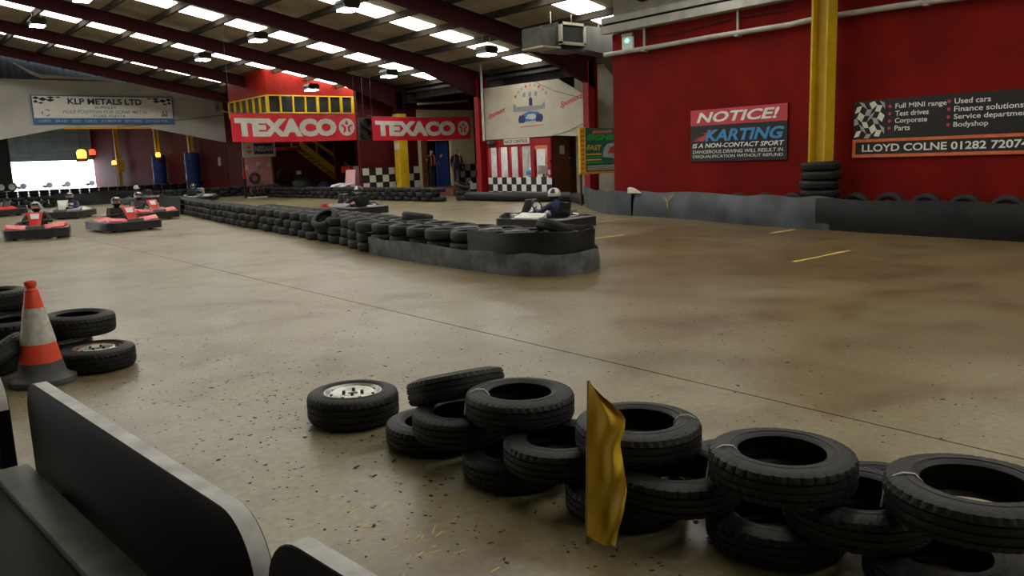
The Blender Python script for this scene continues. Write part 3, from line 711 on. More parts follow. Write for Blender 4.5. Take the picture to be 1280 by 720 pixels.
for i in range(4): farwheel(6.55+.6*i, 60.05, .82, ['leftmost white rimmed wheel on the far hall barrier', 'second white rimmed wheel on the far hall barrier', 'third white rimmed wheel on the far hall barrier', 'rightmost white rimmed wheel on the far hall barrier'][i])
# ================================================================== fixtures on the red wall
XW = -PI/2
def on_red_wall(name, y, z, label, cat='sign', x=15.192): return empty(name, (x, y, z), XW, label, cat)
# notice board: local x runs towards the camera along the wall
s = on_red_wall('notice_board', 11.68, 1.3, 'black and red NOTICE board about non-contact karting on the red wall')
panel(s, 'board', 0, 2.46, 0, 1.15, -.03, 0, 'signblack')
panel(s, 'red_band', 0, 2.46, .80, 1.15, -.036, -.03, 'notered')
lettering(s, 'NOTICE!', .17, 2.28, .86, 1.09, 'signwhite', -.046, .25, .03)
lettering(s, 'KARTING', .40, 2.40, .44, .70, 'kartblue', -.046, .25, .035)
lettering(s, 'IS A NON-CONTACT SPORT', .06, 2.40, .30, .40, 'signwhite', -.046, .2, .02)
lettering(s, 'DANGEROUS DRIVING WILL RESULT IN', .07, 2.38, .175, .25, 'signwhite', -.046, .1, 0)
lettering(s, 'DISQUALIFICATION WITHOUT REFUND', .07, 2.38, .065, .14, 'signwhite', -.046, .1, 0)
for k, (a, b, c) in enumerate(((.08, .50, .72), (.16, .54, .66), (.28, .62, .76), (.05, .46, .60))):
    poly(s, 'flame_print', [(a, b), (a+.32, b-.01), (a+.36, b+.07), (a+.22, b+.05), (a+.2, b+.025)], -.037-.0004*k, 'redprint', .003)
# dealer board
s = on_red_wall('dealer_board', 7.81, 1.3, 'long black dealer board with chequered corner and orange framed phone number')
panel(s, 'board', 0, 4.3, .0, 1.07, -.03, 0, 'signblack')
panel(s, 'frame_top', 0, 4.3, .29, .345, -.04, -.03, 'orange'); panel(s, 'frame_bottom', 0, 4.3, 0, .06, -.04, -.03, 'orange'); panel(s, 'frame_side', 0, .06, .06, .29, -.04, -.03, 'orange')
def chequer(parent, x0, z0, nx, nz, w_, h_, y=-.034):
    # wavy chequered flag print: lozenges
    for i in range(nx):
        for j in range(nz):
            if (i+j) % 2: continue
            def q(a, b):
                u = x0+w_*(i+a); v = z0+h_*(j+b)+.05*math.sin((i+a)*1.7+.4); return (min(max(u+.05*math.sin((j+b)*1.6), x0), x0+nx*w_), min(max(v, z0), z0+nz*h_))
            poly(parent, 'flag_check', [q(0, 0), q(1, 0), q(1, 1), q(0, 1)], y, 'silverprint' if (i+j) % 4 else 'signwhite', .003)
chequer(s, .02, .36, 6, 6, .098, .115)
for i, t in enumerate(('Full MINI range', 'Test drives', 'Corporate', 'Parts')):
    z = .89-.133*i; wd = {0: .90, 1: .60, 2: .58, 3: .28}[i]
    lettering(s, t, .80, .80+wd, z-.01-(.02 if i in (0, 2) else 0), z+.085, 'signwhite', -.036, 0, .012)
    MB().prism([(.70+.03*math.cos(a*PI/4), z+.04+.03*math.sin(a*PI/4)) for a in range(8)], -.034, -.037, 'y').build('bullet', 'notered', s)
for i, t in enumerate(('Used cars', 'Finance solutions', 'Service department', 'Bodyshop')):
    z = .905-.135*i; wd = {0: .58, 1: 1.08, 2: 1.2, 3: .56}[i]
    lettering(s, t, 1.83, 1.83+wd, z-.01-(.02 if i in (2, 3) else 0), z+.085, 'signwhite', -.036, 0, .012)
    MB().prism([(1.74+.03*math.cos(a*PI/4), z+.04+.03*math.sin(a*PI/4)) for a in range(8)], -.034, -.037, 'y').build('bullet', 'notered', s)
lettering(s, 'LLOYD COLNE 01282 720747', .19, 3.15, .105, .245, 'signwhite', -.036, 0, .022)
# exit sign box
def exit_box(loc, rz, lab, sc=1.):
    r = empty('exit_sign', loc, rz, lab, 'exit sign', 'green and white exit boxes')
    MB().box(-.17*sc, .17*sc, -.06, 0, -.2*sc, .12*sc).build('lens', 'exitwhite', r, None, None, .01)
    MB().box(-.17*sc, .17*sc, -.07, 0, .13*sc, .2*sc).build('housing', 'offwhite', r)
    MB().prism([(-.1*sc, .02*sc), (0, .09*sc), (.1*sc, .02*sc), (.05*sc, .02*sc), (.05*sc, -.02*sc), (-.05*sc, -.02*sc), (-.05*sc, .02*sc)], -.062, -.068, 'y').build('running_symbol', 'greenlamp', r)
exit_box((15.2, 13.58, 4.22), XW, 'lit exit box near the top corner of the red wall')
exit_box((17.52, 39.93, 5.36), 0, 'lit exit box on the orange red wall above the office windows')
tag(MB().box(16.58, 16.78, 45.85, 45.99, 4.75, 5.1).build('alarm_box', 'offwhite', None, None, None, .02), 'small white box on the wall left of the far exit box', 'alarm box')
# pipe and trunking
p = empty('wall_pipe', (15.1, 14.3, 4.0), 0, 'dusty white pipe running along the red wall', 'pipe')
inv = Matrix.Translation((-15.1, -14.3, -4.0))
MB().tube([(15.1, 14.3, 3.99), (15.1, 12.5, 3.99), (15.1, 11, 4.0), (15.1, 9.2, 3.985), (15.1, 8.6, 4.02), (15.1, 7, 4.0), (15.1, 5.6, 3.96), (15.1, 2, 3.94), (15.1, -5, 3.94)], .055, 10, T=inv).build('pipe_run', 'pipe', p, 60)
for y in (13.0, 10.4, 6.5, 3.5):
    MB().box(15.08, 15.12, y-.02, y+.02, 4.0, 4.5, T=inv).build('bracket', 'pipe', p); MB().box(15.02, 15.19, y-.04, y+.04, 3.92, 3.95, T=inv).build('clip', 'pipe', p)
p = empty('cable_trunking', (15.1, 14.3, 4.5), 0, 'double white trunking along the top of the red wall', 'trunking')
inv = Matrix.Translation((-15.1, -14.3, -4.5))
MB().box(14.98, 15.19, -6, 14.32, 4.48, 4.66, T=inv).build('lower_rail', 'pipe', p); MB().box(15.0, 15.19, -6, 14.3, 4.72, 4.86, T=inv).build('upper_rail', 'pipe', p); MB().box(15.06, 15.19, -6, 14.3, 4.66, 4.72, T=inv).build('backing', 'dark', p)
MB().tube([(15.15, 13.5, 4.35), (15.15, 12.3, 4.22), (15.15, 10.6, 4.33), (15.15, 9.2, 4.3)], .012, 5, T=inv).build('cable', 'black', p)
# warm air duct
h = empty('air_duct', (16.1, 16.5, 4.4), 0, 'grey galvanised air duct with a square dark mouth under the roof', 'duct')
inv = Matrix.Translation((-16.1, -16.5, -4.4))
MB().prism([(15.62, 4.42), (16.6, 4.42), (16.6, 5.16), (15.62, 5.16)], 16.5, 17.3, 'y', T=inv).prism([(16.6, 4.5), (17.9, 4.4), (18.5, 3.9), (18.9, 3.9), (18.9, 4.9), (18.2, 5.15), (16.6, 5.15)], 16.6, 17.2, 'y', T=inv).prism([(14.98, 4.5), (15.62, 4.55), (15.62, 5.05), (14.98, 4.95)], 16.55, 17.2, 'y', T=inv).build('casing', 'galv', h)
for a in ((15.62, 15.70, 4.58, 5.16), (16.52, 16.6, 4.58, 5.16), (15.62, 16.6, 5.09, 5.16), (15.62, 16.6, 4.56, 4.64)): MB().box(a[0], a[1], 16.42, 16.5, a[2], a[3], T=inv).build('mouth_frame', 'cladding', h)
MB().box(15.7, 16.52, 16.46, 16.49, 4.64, 5.09, T=inv).build('mouth', 'dark', h)
MB().box(14.92, 15.6, 16.4, 17.25, 4.44, 4.49, T=inv).build('lower_lip', 'cladding', h); MB().box(14.93, 14.99, 16.45, 17.25, 4.49, 5.0, T=inv).build('end_flange', 'galv', h)
for x in (15.7, 16.5, 17.6): MB().tube([(x, 16.9, 5.0), (x, 16.9, 5.5)], .012, 5, T=inv).build('hanger', 'steel', h)
# hanging lamps
LAMPLAB = {(6.1, 33.4): 'hanging lamp nearest the upper left picture corner, far row', (6.35, 27.7): 'hanging lamp at the top picture edge, far left', (11.5, 32.4): 'hanging lamp in the far row above the header wall end', (11.46, 26.9): 'hanging lamp in the second row above the orange office wall',
 (16.5, 33.4): 'hanging lamp close above the office windows', (11.45, 20.6): 'hanging lamp at the top picture edge, centre', (16.65, 27.1): 'bright hanging lamp above the second red banner', (16.4, 20.7): 'hanging lamp left of the air duct, with a rod below it'}
def lamp(x, y, lab):
    z = ZR(x)-.62; r = empty('hanging_lamp', (x, y, z), 0, lab, 'lamp', 'low bay lamps under the roof')
    MB().prism([(-.2, .02), (.2, .02), (.27, .16), (.2, .26), (-.2, .26), (-.27, .16)], -.28, .28, 'y').build('housing', 'galv', r)
    MB().box(-.22, .22, -.24, .24, -.03, .02).build('diffuser', 'lampglass', r, None, None, .015)
    for sx in (-.15, .15): MB().tube([(sx, 0, .25), (sx, 0, .66-.19*sx)], .01, 5).build('rod', 'steel', r)
for (x, y), lab in LAMPLAB.items(): lamp(x, y, lab)
tag(MB().tube([(19.1, 24.5, 5.05), (19.12, 24.5, 2.2)], .05, 8).build('grey_conduit', 'pipe', None, 60), 'vertical pale conduit beside the second red column', 'conduit')
# ================================================================== race control booth and sponsor wall
sp = empty('sponsor_wall', (19.4, 24.75, 2.24), XW, 'cream sponsor board with a painted racing car above race control', 'wall board')
MB().prism([(0, 0), (4.0, 0), (5.4, -.08), (5.4, 1.30), (4.15, 1.92), (0, 1.95)], 0, .04, 'y').build('board', 'cream', sp)
def shear_text(parent, body, x0, x1, z0, z1, rise, m, bold=.01):
    mb = text_mb(body, x0, x1, z0, z1, -.006, .3, bold); me = bpy.data.meshes.new('lettering')
    me.from_pydata([(x, y, z+rise*(x-x0)) for x, y, z in mb.v], [], mb.f); me.materials.append(M[m]); return link('lettering', me, parent)
shear_text(sp, 'Sponsors', .22, 1.25, .72, .98, .22, 'redprint', .03); shear_text(sp, 'Sponsors', 4.25, 5.35, .86, 1.12, .26, 'redprint', .03)
poly(sp, 'wing_print', [(1.72, .95), (1.72, 1.22), (1.85, 1.22), (1.9, 1.12), (3.3, 1.1), (3.42, 1.2), (3.46, 1.2), (3.46, .98), (2.9, .93), (2.3, .93)], -.002, 'greyprint', .003)
poly(sp, 'head_print', [(2.62, 1.12), (2.62, 1.36), (2.7, 1.42), (2.8, 1.36), (2.8, 1.12)], -.004, 'navy', .003)
poly(sp, 'car_body_print', [(2.1, .64), (2.25, .84), (2.6, .92), (3.1, .88), (3.3, .7), (3.1, .6), (2.3, .56)], -.004, 'signblue', .003)
poly(sp, 'nose_print', [(2.4, .68), (2.55, .82), (2.9, .82), (3.05, .68), (2.8, .62)], -.008, 'silverprint', .003)
for a in (2.02, 2.98): poly(sp, 'tyre_print', [(a, .54), (a+.3, .52), (a+.38, .66), (a+.32, .8), (a+.06, .8), (a-.02, .66)], -.010, 'navy', .003)
poly(sp, 'underline_print', [(2.05, .37), (3.35, .40), (3.35, .42), (2.05, .40)], -.002, 'redprint', .003)
for i in range(9):
    a = .65+i*.23; x = 2.7-1.05*math.cos(a); z = .98+.85*math.sin(a)
    poly(sp, 'faded_arch_print', [(x-.06, z-.05), (x+.07, z-.03), (x+.05, z+.06), (x-.05, z+.04)], -.002, 'cladding' if i % 3 else 'redprint', .003)
for i in range(7): poly(sp, 'graffiti_print', [(2.15+i*.16, 1.42+.02*(i % 2)), (2.24+i*.16, 1.44), (2.29+i*.16, 1.60-.03*(i % 3)), (2.19+i*.16, 1.62), (2.12+i*.16, 1.52)], -.003, 'greyprint' if i % 2 else 'silverprint', .003)
MB().tube([(3.0, -.01, 1.92), (3.9, -.01, 1.55), (5.4, -.01, 1.15)], .008, 5).build('cable', 'black', sp); MB().tube([(3.7, -.01, -.02), (4.6, -.01, .12), (5.4, -.01, .35)], .008, 5).build('cable', 'black', sp)
b = empty('race_control_booth', (19.4, 24.7, 0), XW, 'red race control booth with four windows behind a chequered front', 'booth')
BL = 3.66
MB().box(0, BL, .02, .12, 0, .80).build('front_panel', 'black', b)
ts = BL/13
for r in range(3):
    for k in range(13):
        if (r+k) % 2 == 0: link('tile', tile_white, b, Matrix.Translation((k*ts+.01, .02, .02+r*.262)) @ Matrix.Diagonal((ts-.02, 1, .25, 1)))
MB().box(0, BL, 0, .14, 1.93, 2.24).build('fascia', 'brightred', b)
for x, wd in ((0, .1), (.58, .13), (1.23, .11), (1.83, .13), (2.55, .2), (3.46, .2)): MB().box(x, x+wd, 0, .12, .80, 1.93).build('post', 'brightred', b)
for x0, x1 in ((.1, .58), (.71, 1.23), (1.34, 1.83), (1.96, 2.55)):
    g = MB().box(x0, x1, .14, .15, .86, 1.93).build('window_shelf', 'offwhite', b, None, Matrix.Translation((0, 0, 0))); g.scale = (1, 1, .04); g.location = (0, .1, .80)
MB().box(2.8, 3.42, -.01, .02, 1.80, 1.92).build('orange_sign', 'orange', b)
MB().box(0, BL, 2.1, 2.2, 0, 2.24).build('back_wall', 'boothback', b); MB().box(1.9, BL, 1.3, 1.36, .8, 2.0).build('inner_partition', 'brown', b)
MB().box(BL-.08, BL, .12, 2.2, 0, 2.24).build('end_wall', 'brown', b); MB().box(-.02, .06, .12, 2.2, 0, 2.24).build('side_wall', 'boothback', b); MB().box(0, BL, 0, 2.2, 2.2, 2.24).build('roof', 'redboard', b)
d = MB().box(BL, BL+.03, .75, 1.65, 0, 2.0).build('door', 'brown', b); MB().sphere((BL+.06, .85, 1.45), .035, 8, 6).build('handle', 'steel', d); MB().box(BL+.03, BL+.035, .4, .62, 1.6, 1.9).build('notice_paper', 'lettercream', d)
MB().box(.1, BL-.1, .5, 1.2, .72, .78).build('desk', 'boothback', b)
MB().box(.5, 3.2, .9, 1.05, 2.12, 2.18).build('strip_lamp', 'lampglass', b)
sg = empty('race_control_sign', (19.39, 23.6, 2.02), XW, 'small cream RACE CONTROL sign over the booth windows', 'sign')
panel(sg, 'board', 0, 1.45, 0, .2, -.03, 0, 'lettercream'); lettering(sg, 'RACE CONTROL', .05, 1.40, .04, .16, 'black', -.034, 0, .02)
def things_in_booth():
    m = MB().sphere((0, 0, .16), (.2, .17, .17), 12, 8); o = m.build('blue_sack', 'kartblue', None, 60); o.location = (19.95, 22.75, .78); tag(o, 'bulging blue bag on the desk behind the booth window', 'bag')
    r = empty('monitor', (19.95, 22.1, .78), XW+.2, 'pale monitor on the desk in the booth', 'monitor'); MB().box(-.22, .22, 0, .05, .12, .42).build('screen', 'boothback', r); MB().box(-.1, .1, -.02, .12, 0, .02).build('foot', 'black', r); MB().box(-.03, .03, .02, .05, .02, .14).build('stem', 'black', r)
    r = empty('office_chair', (20.0, 23.45, .0), .6, 'black chair back seen through the booth window', 'chair'); MB().sphere((0, 0, .98), (.24, .07, .24), 12, 8).build('backrest', 'black', r, 60); MB().box(-.22, .22, -.3, .1, .68, .75).build('seat', 'black', r); MB().tube([(0, -.1, 0), (0, -.1, .68)], .03, 8).build('stem', 'steel', r)
things_in_booth()
fe = empty('fire_extinguisher', (19.28, 20.94, .78), 0, 'red fire extinguisher hung on the end post of the booth', 'extinguisher')
MB().lathe([(.001, 0), (.08, .0), (.085, .03), (.085, .42), (.06, .50), (.03, .53), (.03, .58), (.001, .58)], 16).build('cylinder', 'brightred', fe, 40); MB().box(-.03, .1, -.02, .02, .58, .62).build('lever', 'black', fe); MB().box(-.087, -.05, -.05, .05, .12, .28).build('label_patch', 'lettercream', fe)
MB().tube([(.03, 0, .56), (.1, 0, .5), (.1, 0, .2)], .012, 6).build('hose', 'black', fe)
tag(MB().sphere((19.2, 24.2, 2.08), (.15, .2, .13), 12, 8).tube([(19.2, 24.2, 2.08), (19.42, 24.3, 2.1)], .03, 6).build('klaxon', 'black', None, 60), 'black horn speaker beside the second red column', 'speaker')
# ---- SIGNS banner in the recess
s = empty('signs_banner', (17.4, 17.6, .95), 0, 'green and yellow SIGNS banner half hidden behind the red wall corner', 'banner')
panel(s, 'sheet', 0, 1.75, .06, 1.40, -.02, 0, 'darkgreen'); panel(s, 'yellow_edge', -.02, .22, .06, 1.42, -.06, .02, 'yellowprint'); panel(s, 'bottom_rail', -.04, 1.8, 0, .07, -.06, .03, 'deepyellow')
lettering(s, 'SIGNS', .32, 1.5, 1.02, 1.2, 'green', -.026, .1, .05); lettering(s, 'FAST', .30, .95, .72, .88, 'yellowprint', -.026, .2, .03)
poly(s, 'heading_print', [(.55, 1.23), (1.4, 1.25), (1.45, 1.34), (1.1, 1.31), (.6, 1.33)], -.022, 'orange', .003)
poly(s, 'photo_print', [(1.0, .5), (1.6, .45), (1.6, .95), (1.2, .9), (1.05, .75)], -.022, 'silverprint', .003); poly(s, 'photo_print', [(1.25, .62), (1.55, .6), (1.5, .85), (1.35, .8)], -.026, 'redprint', .003)
for k in range(4): panel(s, 'text_line_print', .30, .95+.1*(k % 2), .58-.085*k, .62-.085*k, -.026, -.022, 'green' if k % 2 else 'yellowprint')
for k in range(3): panel(s, 'text_line_print', .32, 1.6, .22-.055*k, .25-.055*k, -.026, -.022, 'lettercream')
for k in range(9): panel(s, 'edge_print', .03, .15, .14+.14*k, .21+.14*k, -.064, -.06, 'orange')
for x in (.05, 1.65): MB().box(x-.04, x+.04, -.01, .03, -.95, 1.4).build('stand_post', 'brown', s)
# ================================================================== hanging banners
def wavy(mb, ph, amp=.035, sag=.05, W_=4.8):
    return [(x, y+amp*math.sin(x*2.1+ph)*(.3+z*.6)+.012*math.sin(x*7+z*5), z-sag*math.sin(PI*max(0, min(1, x/W_)))*.6) for x, y, z in mb.v]
def star(cx, cz, r, ri): return [(cx+(r if k % 2 == 0 else ri)*math.sin(k*PI/5), cz+(r if k % 2 == 0 else ri)*math.cos(k*PI/5)) for k in range(10)]
def banner(lab, loc, W_, H_, rz, ph):
    r = empty('hanging_banner', loc, rz, lab, 'banner', 'red banners over the pit lane'); sx = W_/4.85; sz = H_/1.0
    mb = MB(); n = 60; vs = []; fs = []
    for s_ in (0, .008):
        for i in range(n+1):
            for j in range(7): vs.append((W_*i/n, s_, H_*j/6))
    K = (n+1)*7
    for i in range(n):
        for j in range(6):
            a = i*7+j; fs += [(a, a+7, a+8, a+1), (K+a, K+a+1, K+a+8, K+a+7)]
        fs += [(i*7, K+i*7, K+i*7+7, i*7+7), (i*7+6, i*7+13, K+i*7+13, K+i*7+6)]
    fs += [(j, j+1, K+j+1, K+j) for j in range(6)]+[(n*7+j, K+n*7+j, K+n*7+j+1, n*7+j+1) for j in range(6)]
    mb.add(vs, fs); mb.v = wavy(mb, ph, W_=W_); mb.build('cloth', 'bannerred', r, 60)
    def flat(name, tmb, m):
        bm = bmesh.new(); vv = [bm.verts.new(p) for p in tmb.v]
        for f in tmb.f:
            try: bm.faces.new([vv[i] for i in f])
            except ValueError: pass
        bmesh.ops.triangulate(bm, faces=bm.faces); 
        for _ in range(2):
            es = [e for e in bm.edges if e.calc_length() > .15]
            if es: bmesh.ops.subdivide_edges(bm, edges=es, cuts=1)
            bmesh.ops.triangulate(bm, faces=bm.faces)
        t2 = MB(); bm.verts.ensure_lookup_table(); t2.v = [tuple(v.co) for v in bm.verts]; t2.f = [tuple(v.index for v in f.verts) for f in bm.faces]; bm.free()
        t2.v = wavy(t2, ph, W_=W_); me = bpy.data.meshes.new(name); me.from_pydata(t2.v, [], t2.f); me.materials.append(M[m]); link(name, me, r)
    flat('lettering', text_mb('TEXACO', .12*sx, 4.02*sx, .18*sz, .84*sz, -.015, 0, .07), 'lettercream')
    cx, cz = 4.45*sx, .5*sz; rr = .33*sz
    c = MB().add([(cx+rr*math.cos(2*PI*k/28), -.015, cz+rr*math.sin(2*PI*k/28)) for k in range(28)], [tuple(range(28))]); flat('logo_disc', c, 'lettercream')
    st = star(cx, cz, rr*.88, rr*.36); c = MB().add([(x, -.022, z) for x, z in st]+[(cx, -.022, cz)], [(k, (k+1) % 10, 10) for k in range(10)]); flat('logo_star', c, 'bannerred')
    c = MB().add([(cx-rr*.34, -.028, cz+rr*.30), (cx+rr*.34, -.028, cz+rr*.30), (cx+rr*.34, -.028, cz+rr*.12), (cx+rr*.11, -.028, cz+rr*.12), (cx+rr*.11, -.028, cz-rr*.45), (cx-rr*.11, -.028, cz-rr*.45), (cx-rr*.11, -.028, cz+rr*.12), (cx-rr*.34, -.028, cz+rr*.12)], [(0, 1, 2, 3, 6, 7), (3, 4, 5, 6)]); flat('logo_letter', c, 'lettercream')
    for x in (0, W_): MB().tube([(x, .004, H_-.03), (x, .004, ZR(loc[0]+x)-loc[2]+.115)], .008, 5).build('hanger', 'black', r)
    MB().tube([(-.25, 0, H_+.05), (0, 0, H_), (W_/2, 0, H_-.03), (W_, 0, H_), (W_+.2, 0, H_+.04)], .01, 5).build('wire', 'black', r)
banner('left red TEXACO banner, the larger one, hanging below the office windows', (10.70, 28, 2.43), 4.88, .99, 0, .3)
banner('right red TEXACO banner, the one reaching the red column', (16.32, 28, 2.40), 4.80, .92, -.0, 2.)
t = empty('traffic_light', (15.97, 27.95, 2.42), 0, 'black two lamp traffic light hanging between the red banners', 'traffic light')
MB().box(-.26, .26, 0, .16, 0, .86).build('housing', 'black', t, None, None, .03)
for z in (.22, .64):
    MB().tube([(0, -.16, z), (0, .0, z)], [.19, .17], 16, False).build('hood', 'black', t, 60); MB().lathe([(.001, 0), (.15, 0), (.15, .02)], 16, T=TR((0, -.005, z), 0, PI/2)).build('lens', 'visor', t)
MB().tube([(0, .08, .86), (0, .08, 2.4)], .012, 5).build('hanger', 'black', t)
# ---- scrap metal sign on the header wall
s = empty('scrap_metal_sign', (7.68, 45.95, 3.98), 0, 'white and blue KLP METALS LTD sign on the grey header wall', 'sign')
W_ = 6.75; panel(s, 'board', 0, W_, .02, 1.45, -.04, 0, 'signblue'); panel(s, 'white_field', .06, W_-.06, .32, 1.40, -.046, -.04, 'signwhite')
lettering(s, 'KLP METALS LTD', 1.62, 5.15, 1.0, 1.31, 'navy', -.05, 0, .03); lettering(s, 'BURNLEY', 2.85, 3.9, .80, .94, 'greyprint', -.05, .1, .015)
lettering(s, 'POLE POSITION FOR SCRAP METAL', 1.35, 5.4, .56, .72, 'greyprint', -.05, .1, .01); lettering(s, '01282 456114', 2.7, 4.25, .37, .50, 'greyprint', -.05, .1, .01)
x = .22
for wd_, t_ in ((.56, 'COPPER'), (.54, 'BRASS'), (.4, 'LEAD'), (.56, 'CABLES'), (.95, 'ALUMINIUM'), (.85, 'BATTERIES'), (1.15, 'STAINLESS STEEL')): lettering(s, t_, x, x+wd_, .12, .24, 'silverprint', -.046, 0, .01); x += wd_+.2
for cx, sg_ in ((.1, 1), (W_-.1, -1)):
    for i, (a, z, b_, h_) in enumerate(((.12, 1.3, .16, .08), (.42, 1.24, .2, .1), (.78, 1.33, .2, .06), (.1, 1.12, .12, .08), (.75, 1.2, .2, .08), (.32, 1.06, .14, .05), (1.1, 1.34, .14, .04))):
        poly(s, 'chequer_print', [(cx+sg_*(a-b_), z), (cx+sg_*a, z-h_), (cx+sg_*(a+b_), z), (cx+sg_*a, z+h_)][::sg_], -.046, 'signblack', .004)
for k in range(3):
    q = k*2*PI/3+.5; cx, cz = .6, .58
    poly(s, 'recycling_mark', [(cx+.2*math.cos(q+a)*r_, cz+.18*math.sin(q+a)*r_) for a, r_ in ((0, 1), (.5, 1.05), (1.1, 1), (1.1, .72), (.5, .75), (0, .7))], -.046, 'greyprint', .004)
poly(s, 'digger_print', [(6.1, .42), (6.4, .42), (6.4, .72), (6.34, .78), (6.34, .52), (6.24, .56), (6.22, .7), (6.16, .7), (6.16, .52), (6.08, .5)], -.046, 'greyprint', .004)
# ================================================================== pit side things
s = empty('dealer_sign', (15.62, 39.7, 2.02), 0, 'cream NISSAN sign with an orange badge on top of the pink board', 'sign')
panel(s, 'board', 0, 1.72, 0, .8, -.05, 0, 'lettercream'); panel(s, 'blue_plate', .58, 1.58, .14, .68, -.056, -.05, 'navy'); lettering(s, 'NISSAN', .62, 1.54, .27, .55, 'silverprint', -.06, 0, .04)
poly(s, 'badge_print', [(.12, .36), (.32, .14), (.5, .36), (.32, .6)], -.054, 'orange', .003); panel(s, 'badge_bar', .1, .52, .33, .42, -.06, -.056, 'lettercream')
p = empty('pink_board', (15.6, 39.75, 0), 0, 'pale pink upright board under the NISSAN sign', 'board')
MB().box(.05, 1.55, 0, .06, 0, 2.02).build('panel', 'pink', p); MB().box(0, .08, -.02, .08, 0, 2.05).build('post', 'brown', p); MB().box(1.5, 1.6, -.02, .08, 0, 2.05).build('post', 'brown', p)
for x, z, wd, m in ((.7, 1.55, .2, 'white'), (.78, 1.38, .12, 'greyprint'), (1.3, 1.5, .16, 'white'), (.12, 1.4, .12, 'white'), (1.34, 1.68, .12, 'silverprint')): MB().box(x, x+wd, -.008, 0, z, z+.22).build('sticker', m, p)
tag(MB().lathe([(.001, 0), (.07, 0), (.08, .05), (.08, .35), (.04, .45), (.001, .45)], 14).build('red_bottle', 'brightred', None, 40), 'red gas bottle standing at the left of the pink board', 'bottle').location = (15.52, 39.5, .95)
tag(MB().box(15.46, 15.58, 39.44, 39.56, 0, .95).build('bottle_post', 'dark', None), 'dark post carrying the red bottle beside the pink board', 'post')
o = link('mounted_tyre', FT[2]); o.location = (16.1, 39.62, .98); o.rotation_euler = (PI/2, 0, 0); tag(o, 'grey tyre hung on the pink board', 'tyre')
for i in range(5):
    o = link('standing_tyre', FT[1]); o.location = (15.75+.32*i, 39.3, .34); o.rotation_euler = (0, PI/2-.15, .5); o.scale = (1.05, 1.05, 1)
    tag(o, ['leftmost', 'second', 'middle', 'fourth', 'rightmost'][i]+' upright tyre in the rack below the pink board', 'tyre', 'upright tyres below the pink board')
tag(MB().box(15.55, 17.25, 38.95, 39.65, 0, .05).build('tyre_rack', 'white', None), 'low white plinth under the upright tyres', 'plinth')
o = link('mounted_tyre', BIG); o.location = (17.75, 39.85, 1.0); o.rotation_euler = (PI/2, 0, 0); tag(o, 'black tyre hung on the dark red wall right of the pink board', 'tyre')
tag(MB().box(18.55, 18.8, 39.95, 40, 1.05, 1.25).build('wall_socket', 'lettercream', None), 'small pale box on the dark red wall under the stairs', 'socket')
# staircase descending to the right
st = empty('staircase', (18.0, 38.2, 0), 0, 'staircase with yellow stringer and handrail below the office', 'staircase')
x0, z0, x1, z1 = 0, 2.5, 3.1, .15
MB().prism([(x0, z0-.02), (x1, z1-.05), (x1, z1+.28), (x0, z0+.32)], 0, .05, 'y').build('stringer', 'yellow', st); MB().prism([(x0, z0-.02), (x1, z1-.05), (x1, z1+.28), (x0, z0+.32)], .95, 1.0, 'y').build('stringer', 'yellow', st)
MB().prism([(x0+.6, z0+.28), (x1+.35, z1+.62), (x1+.35, z1+.80), (x0+.6, z0+.46)], 0, .04, 'y').build('handrail', 'yellow', st)
for k in range(12): MB().box(.05+.25*k, .34+.25*k, .05, .95, 2.42-.19*k, 2.46-.19*k).build('tread', 'darkred', st)
for x, z in ((0.9, 1.9), (2.0, 1.1), (3.2, .15)): MB().box(x, x+.06, 0, .05, max(0, z-.1), z+.75).build('baluster', 'yellow', st)
MB().box(-.55, .05, 0, 1.75, 2.3, 2.48).build('landing', 'redboard', st); MB().box(-.5, -.1, -.02, 0, 2.42, 2.48).build('landing_edge', 'deepyellow', st)
# clutter under the stairs
def sack(name, loc, r, m, lab, cat):
    mb = MB().sphere((0, 0, r[2]*.8), r, 14, 9); mb.v = [(x*(1+.12*math.sin(7*z/r[2]+3*x)), y*(1+.1*math.sin(5*x/r[0])), max(0, z)) for x, y, z in mb.v]
    o = mb.build(name, m, None, 70); o.location = loc; return tag(o, lab, cat)
sack('bin_bag', (18.0, 38.0, 0), (.7, .4, .55), 'black', 'heap of black bags under the stairs', 'bag'); sack('blue_bag', (18.95, 37.7, 0), (.4, .3, .38), 'suitnavy', 'blue bag right of the black bags under the stairs', 'bag')
sack('bin_bag', (20.3, 37.4, 0), (.5, .4, .6), 'black', 'black bag at the foot of the stairs', 'bag')
tag(MB().box(19.35, 19.5, 37.0, 37.1, 0, .95).build('timber_offcut', 'cladding', None), 'upright pale timber post right of the blue bag', 'post')
# display kart behind the barrier
dk = empty('display_kart', (18.05, 32.9, 0), .15, 'white display kart with a tall pale pink fairing behind the barrier', 'kart')
MB().box(-1.0, 1.0, -.4, .4, 0, .28).build('stand', 'black', dk)
MB().prism([(-1.1, .3), (1.15, .3), (1.1, .4), (.7, .62), (-.5, .66), (-.9, .6), (-1.12, .45)], -.5, -.2, 'y').build('side_pod', 'white', dk, None, None, .03); MB().prism([(-1.1, .3), (1.15, .3), (1.1, .4), (.7, .62), (-.5, .66), (-.9, .6), (-1.12, .45)], .2, .5, 'y').build('side_pod', 'white', dk, None, None, .03)
MB().prism([(-.42, .4), (.25, .4), (-.05, .75), (-.1, 1.25), (-.3, 1.25)], -.52, .2, 'y').build('fairing', 'palepink', dk, None, None, .03)
MB().box(-.35, .2, -.55, -.52, .42, .56).build('pink_print', 'redprint', dk); MB().box(.25, .85, -.53, -.50, .48, .56).build('dark_print', 'greyprint', dk)
for x in (-.75, .75): MB().lathe([(.001, -.07), (.12, -.07), (.14, 0), (.12, .07), (.001, .07)], 18, T=TR((x, -.5, .44), 0, PI/2)).build('wheel', 'black', dk, 40)
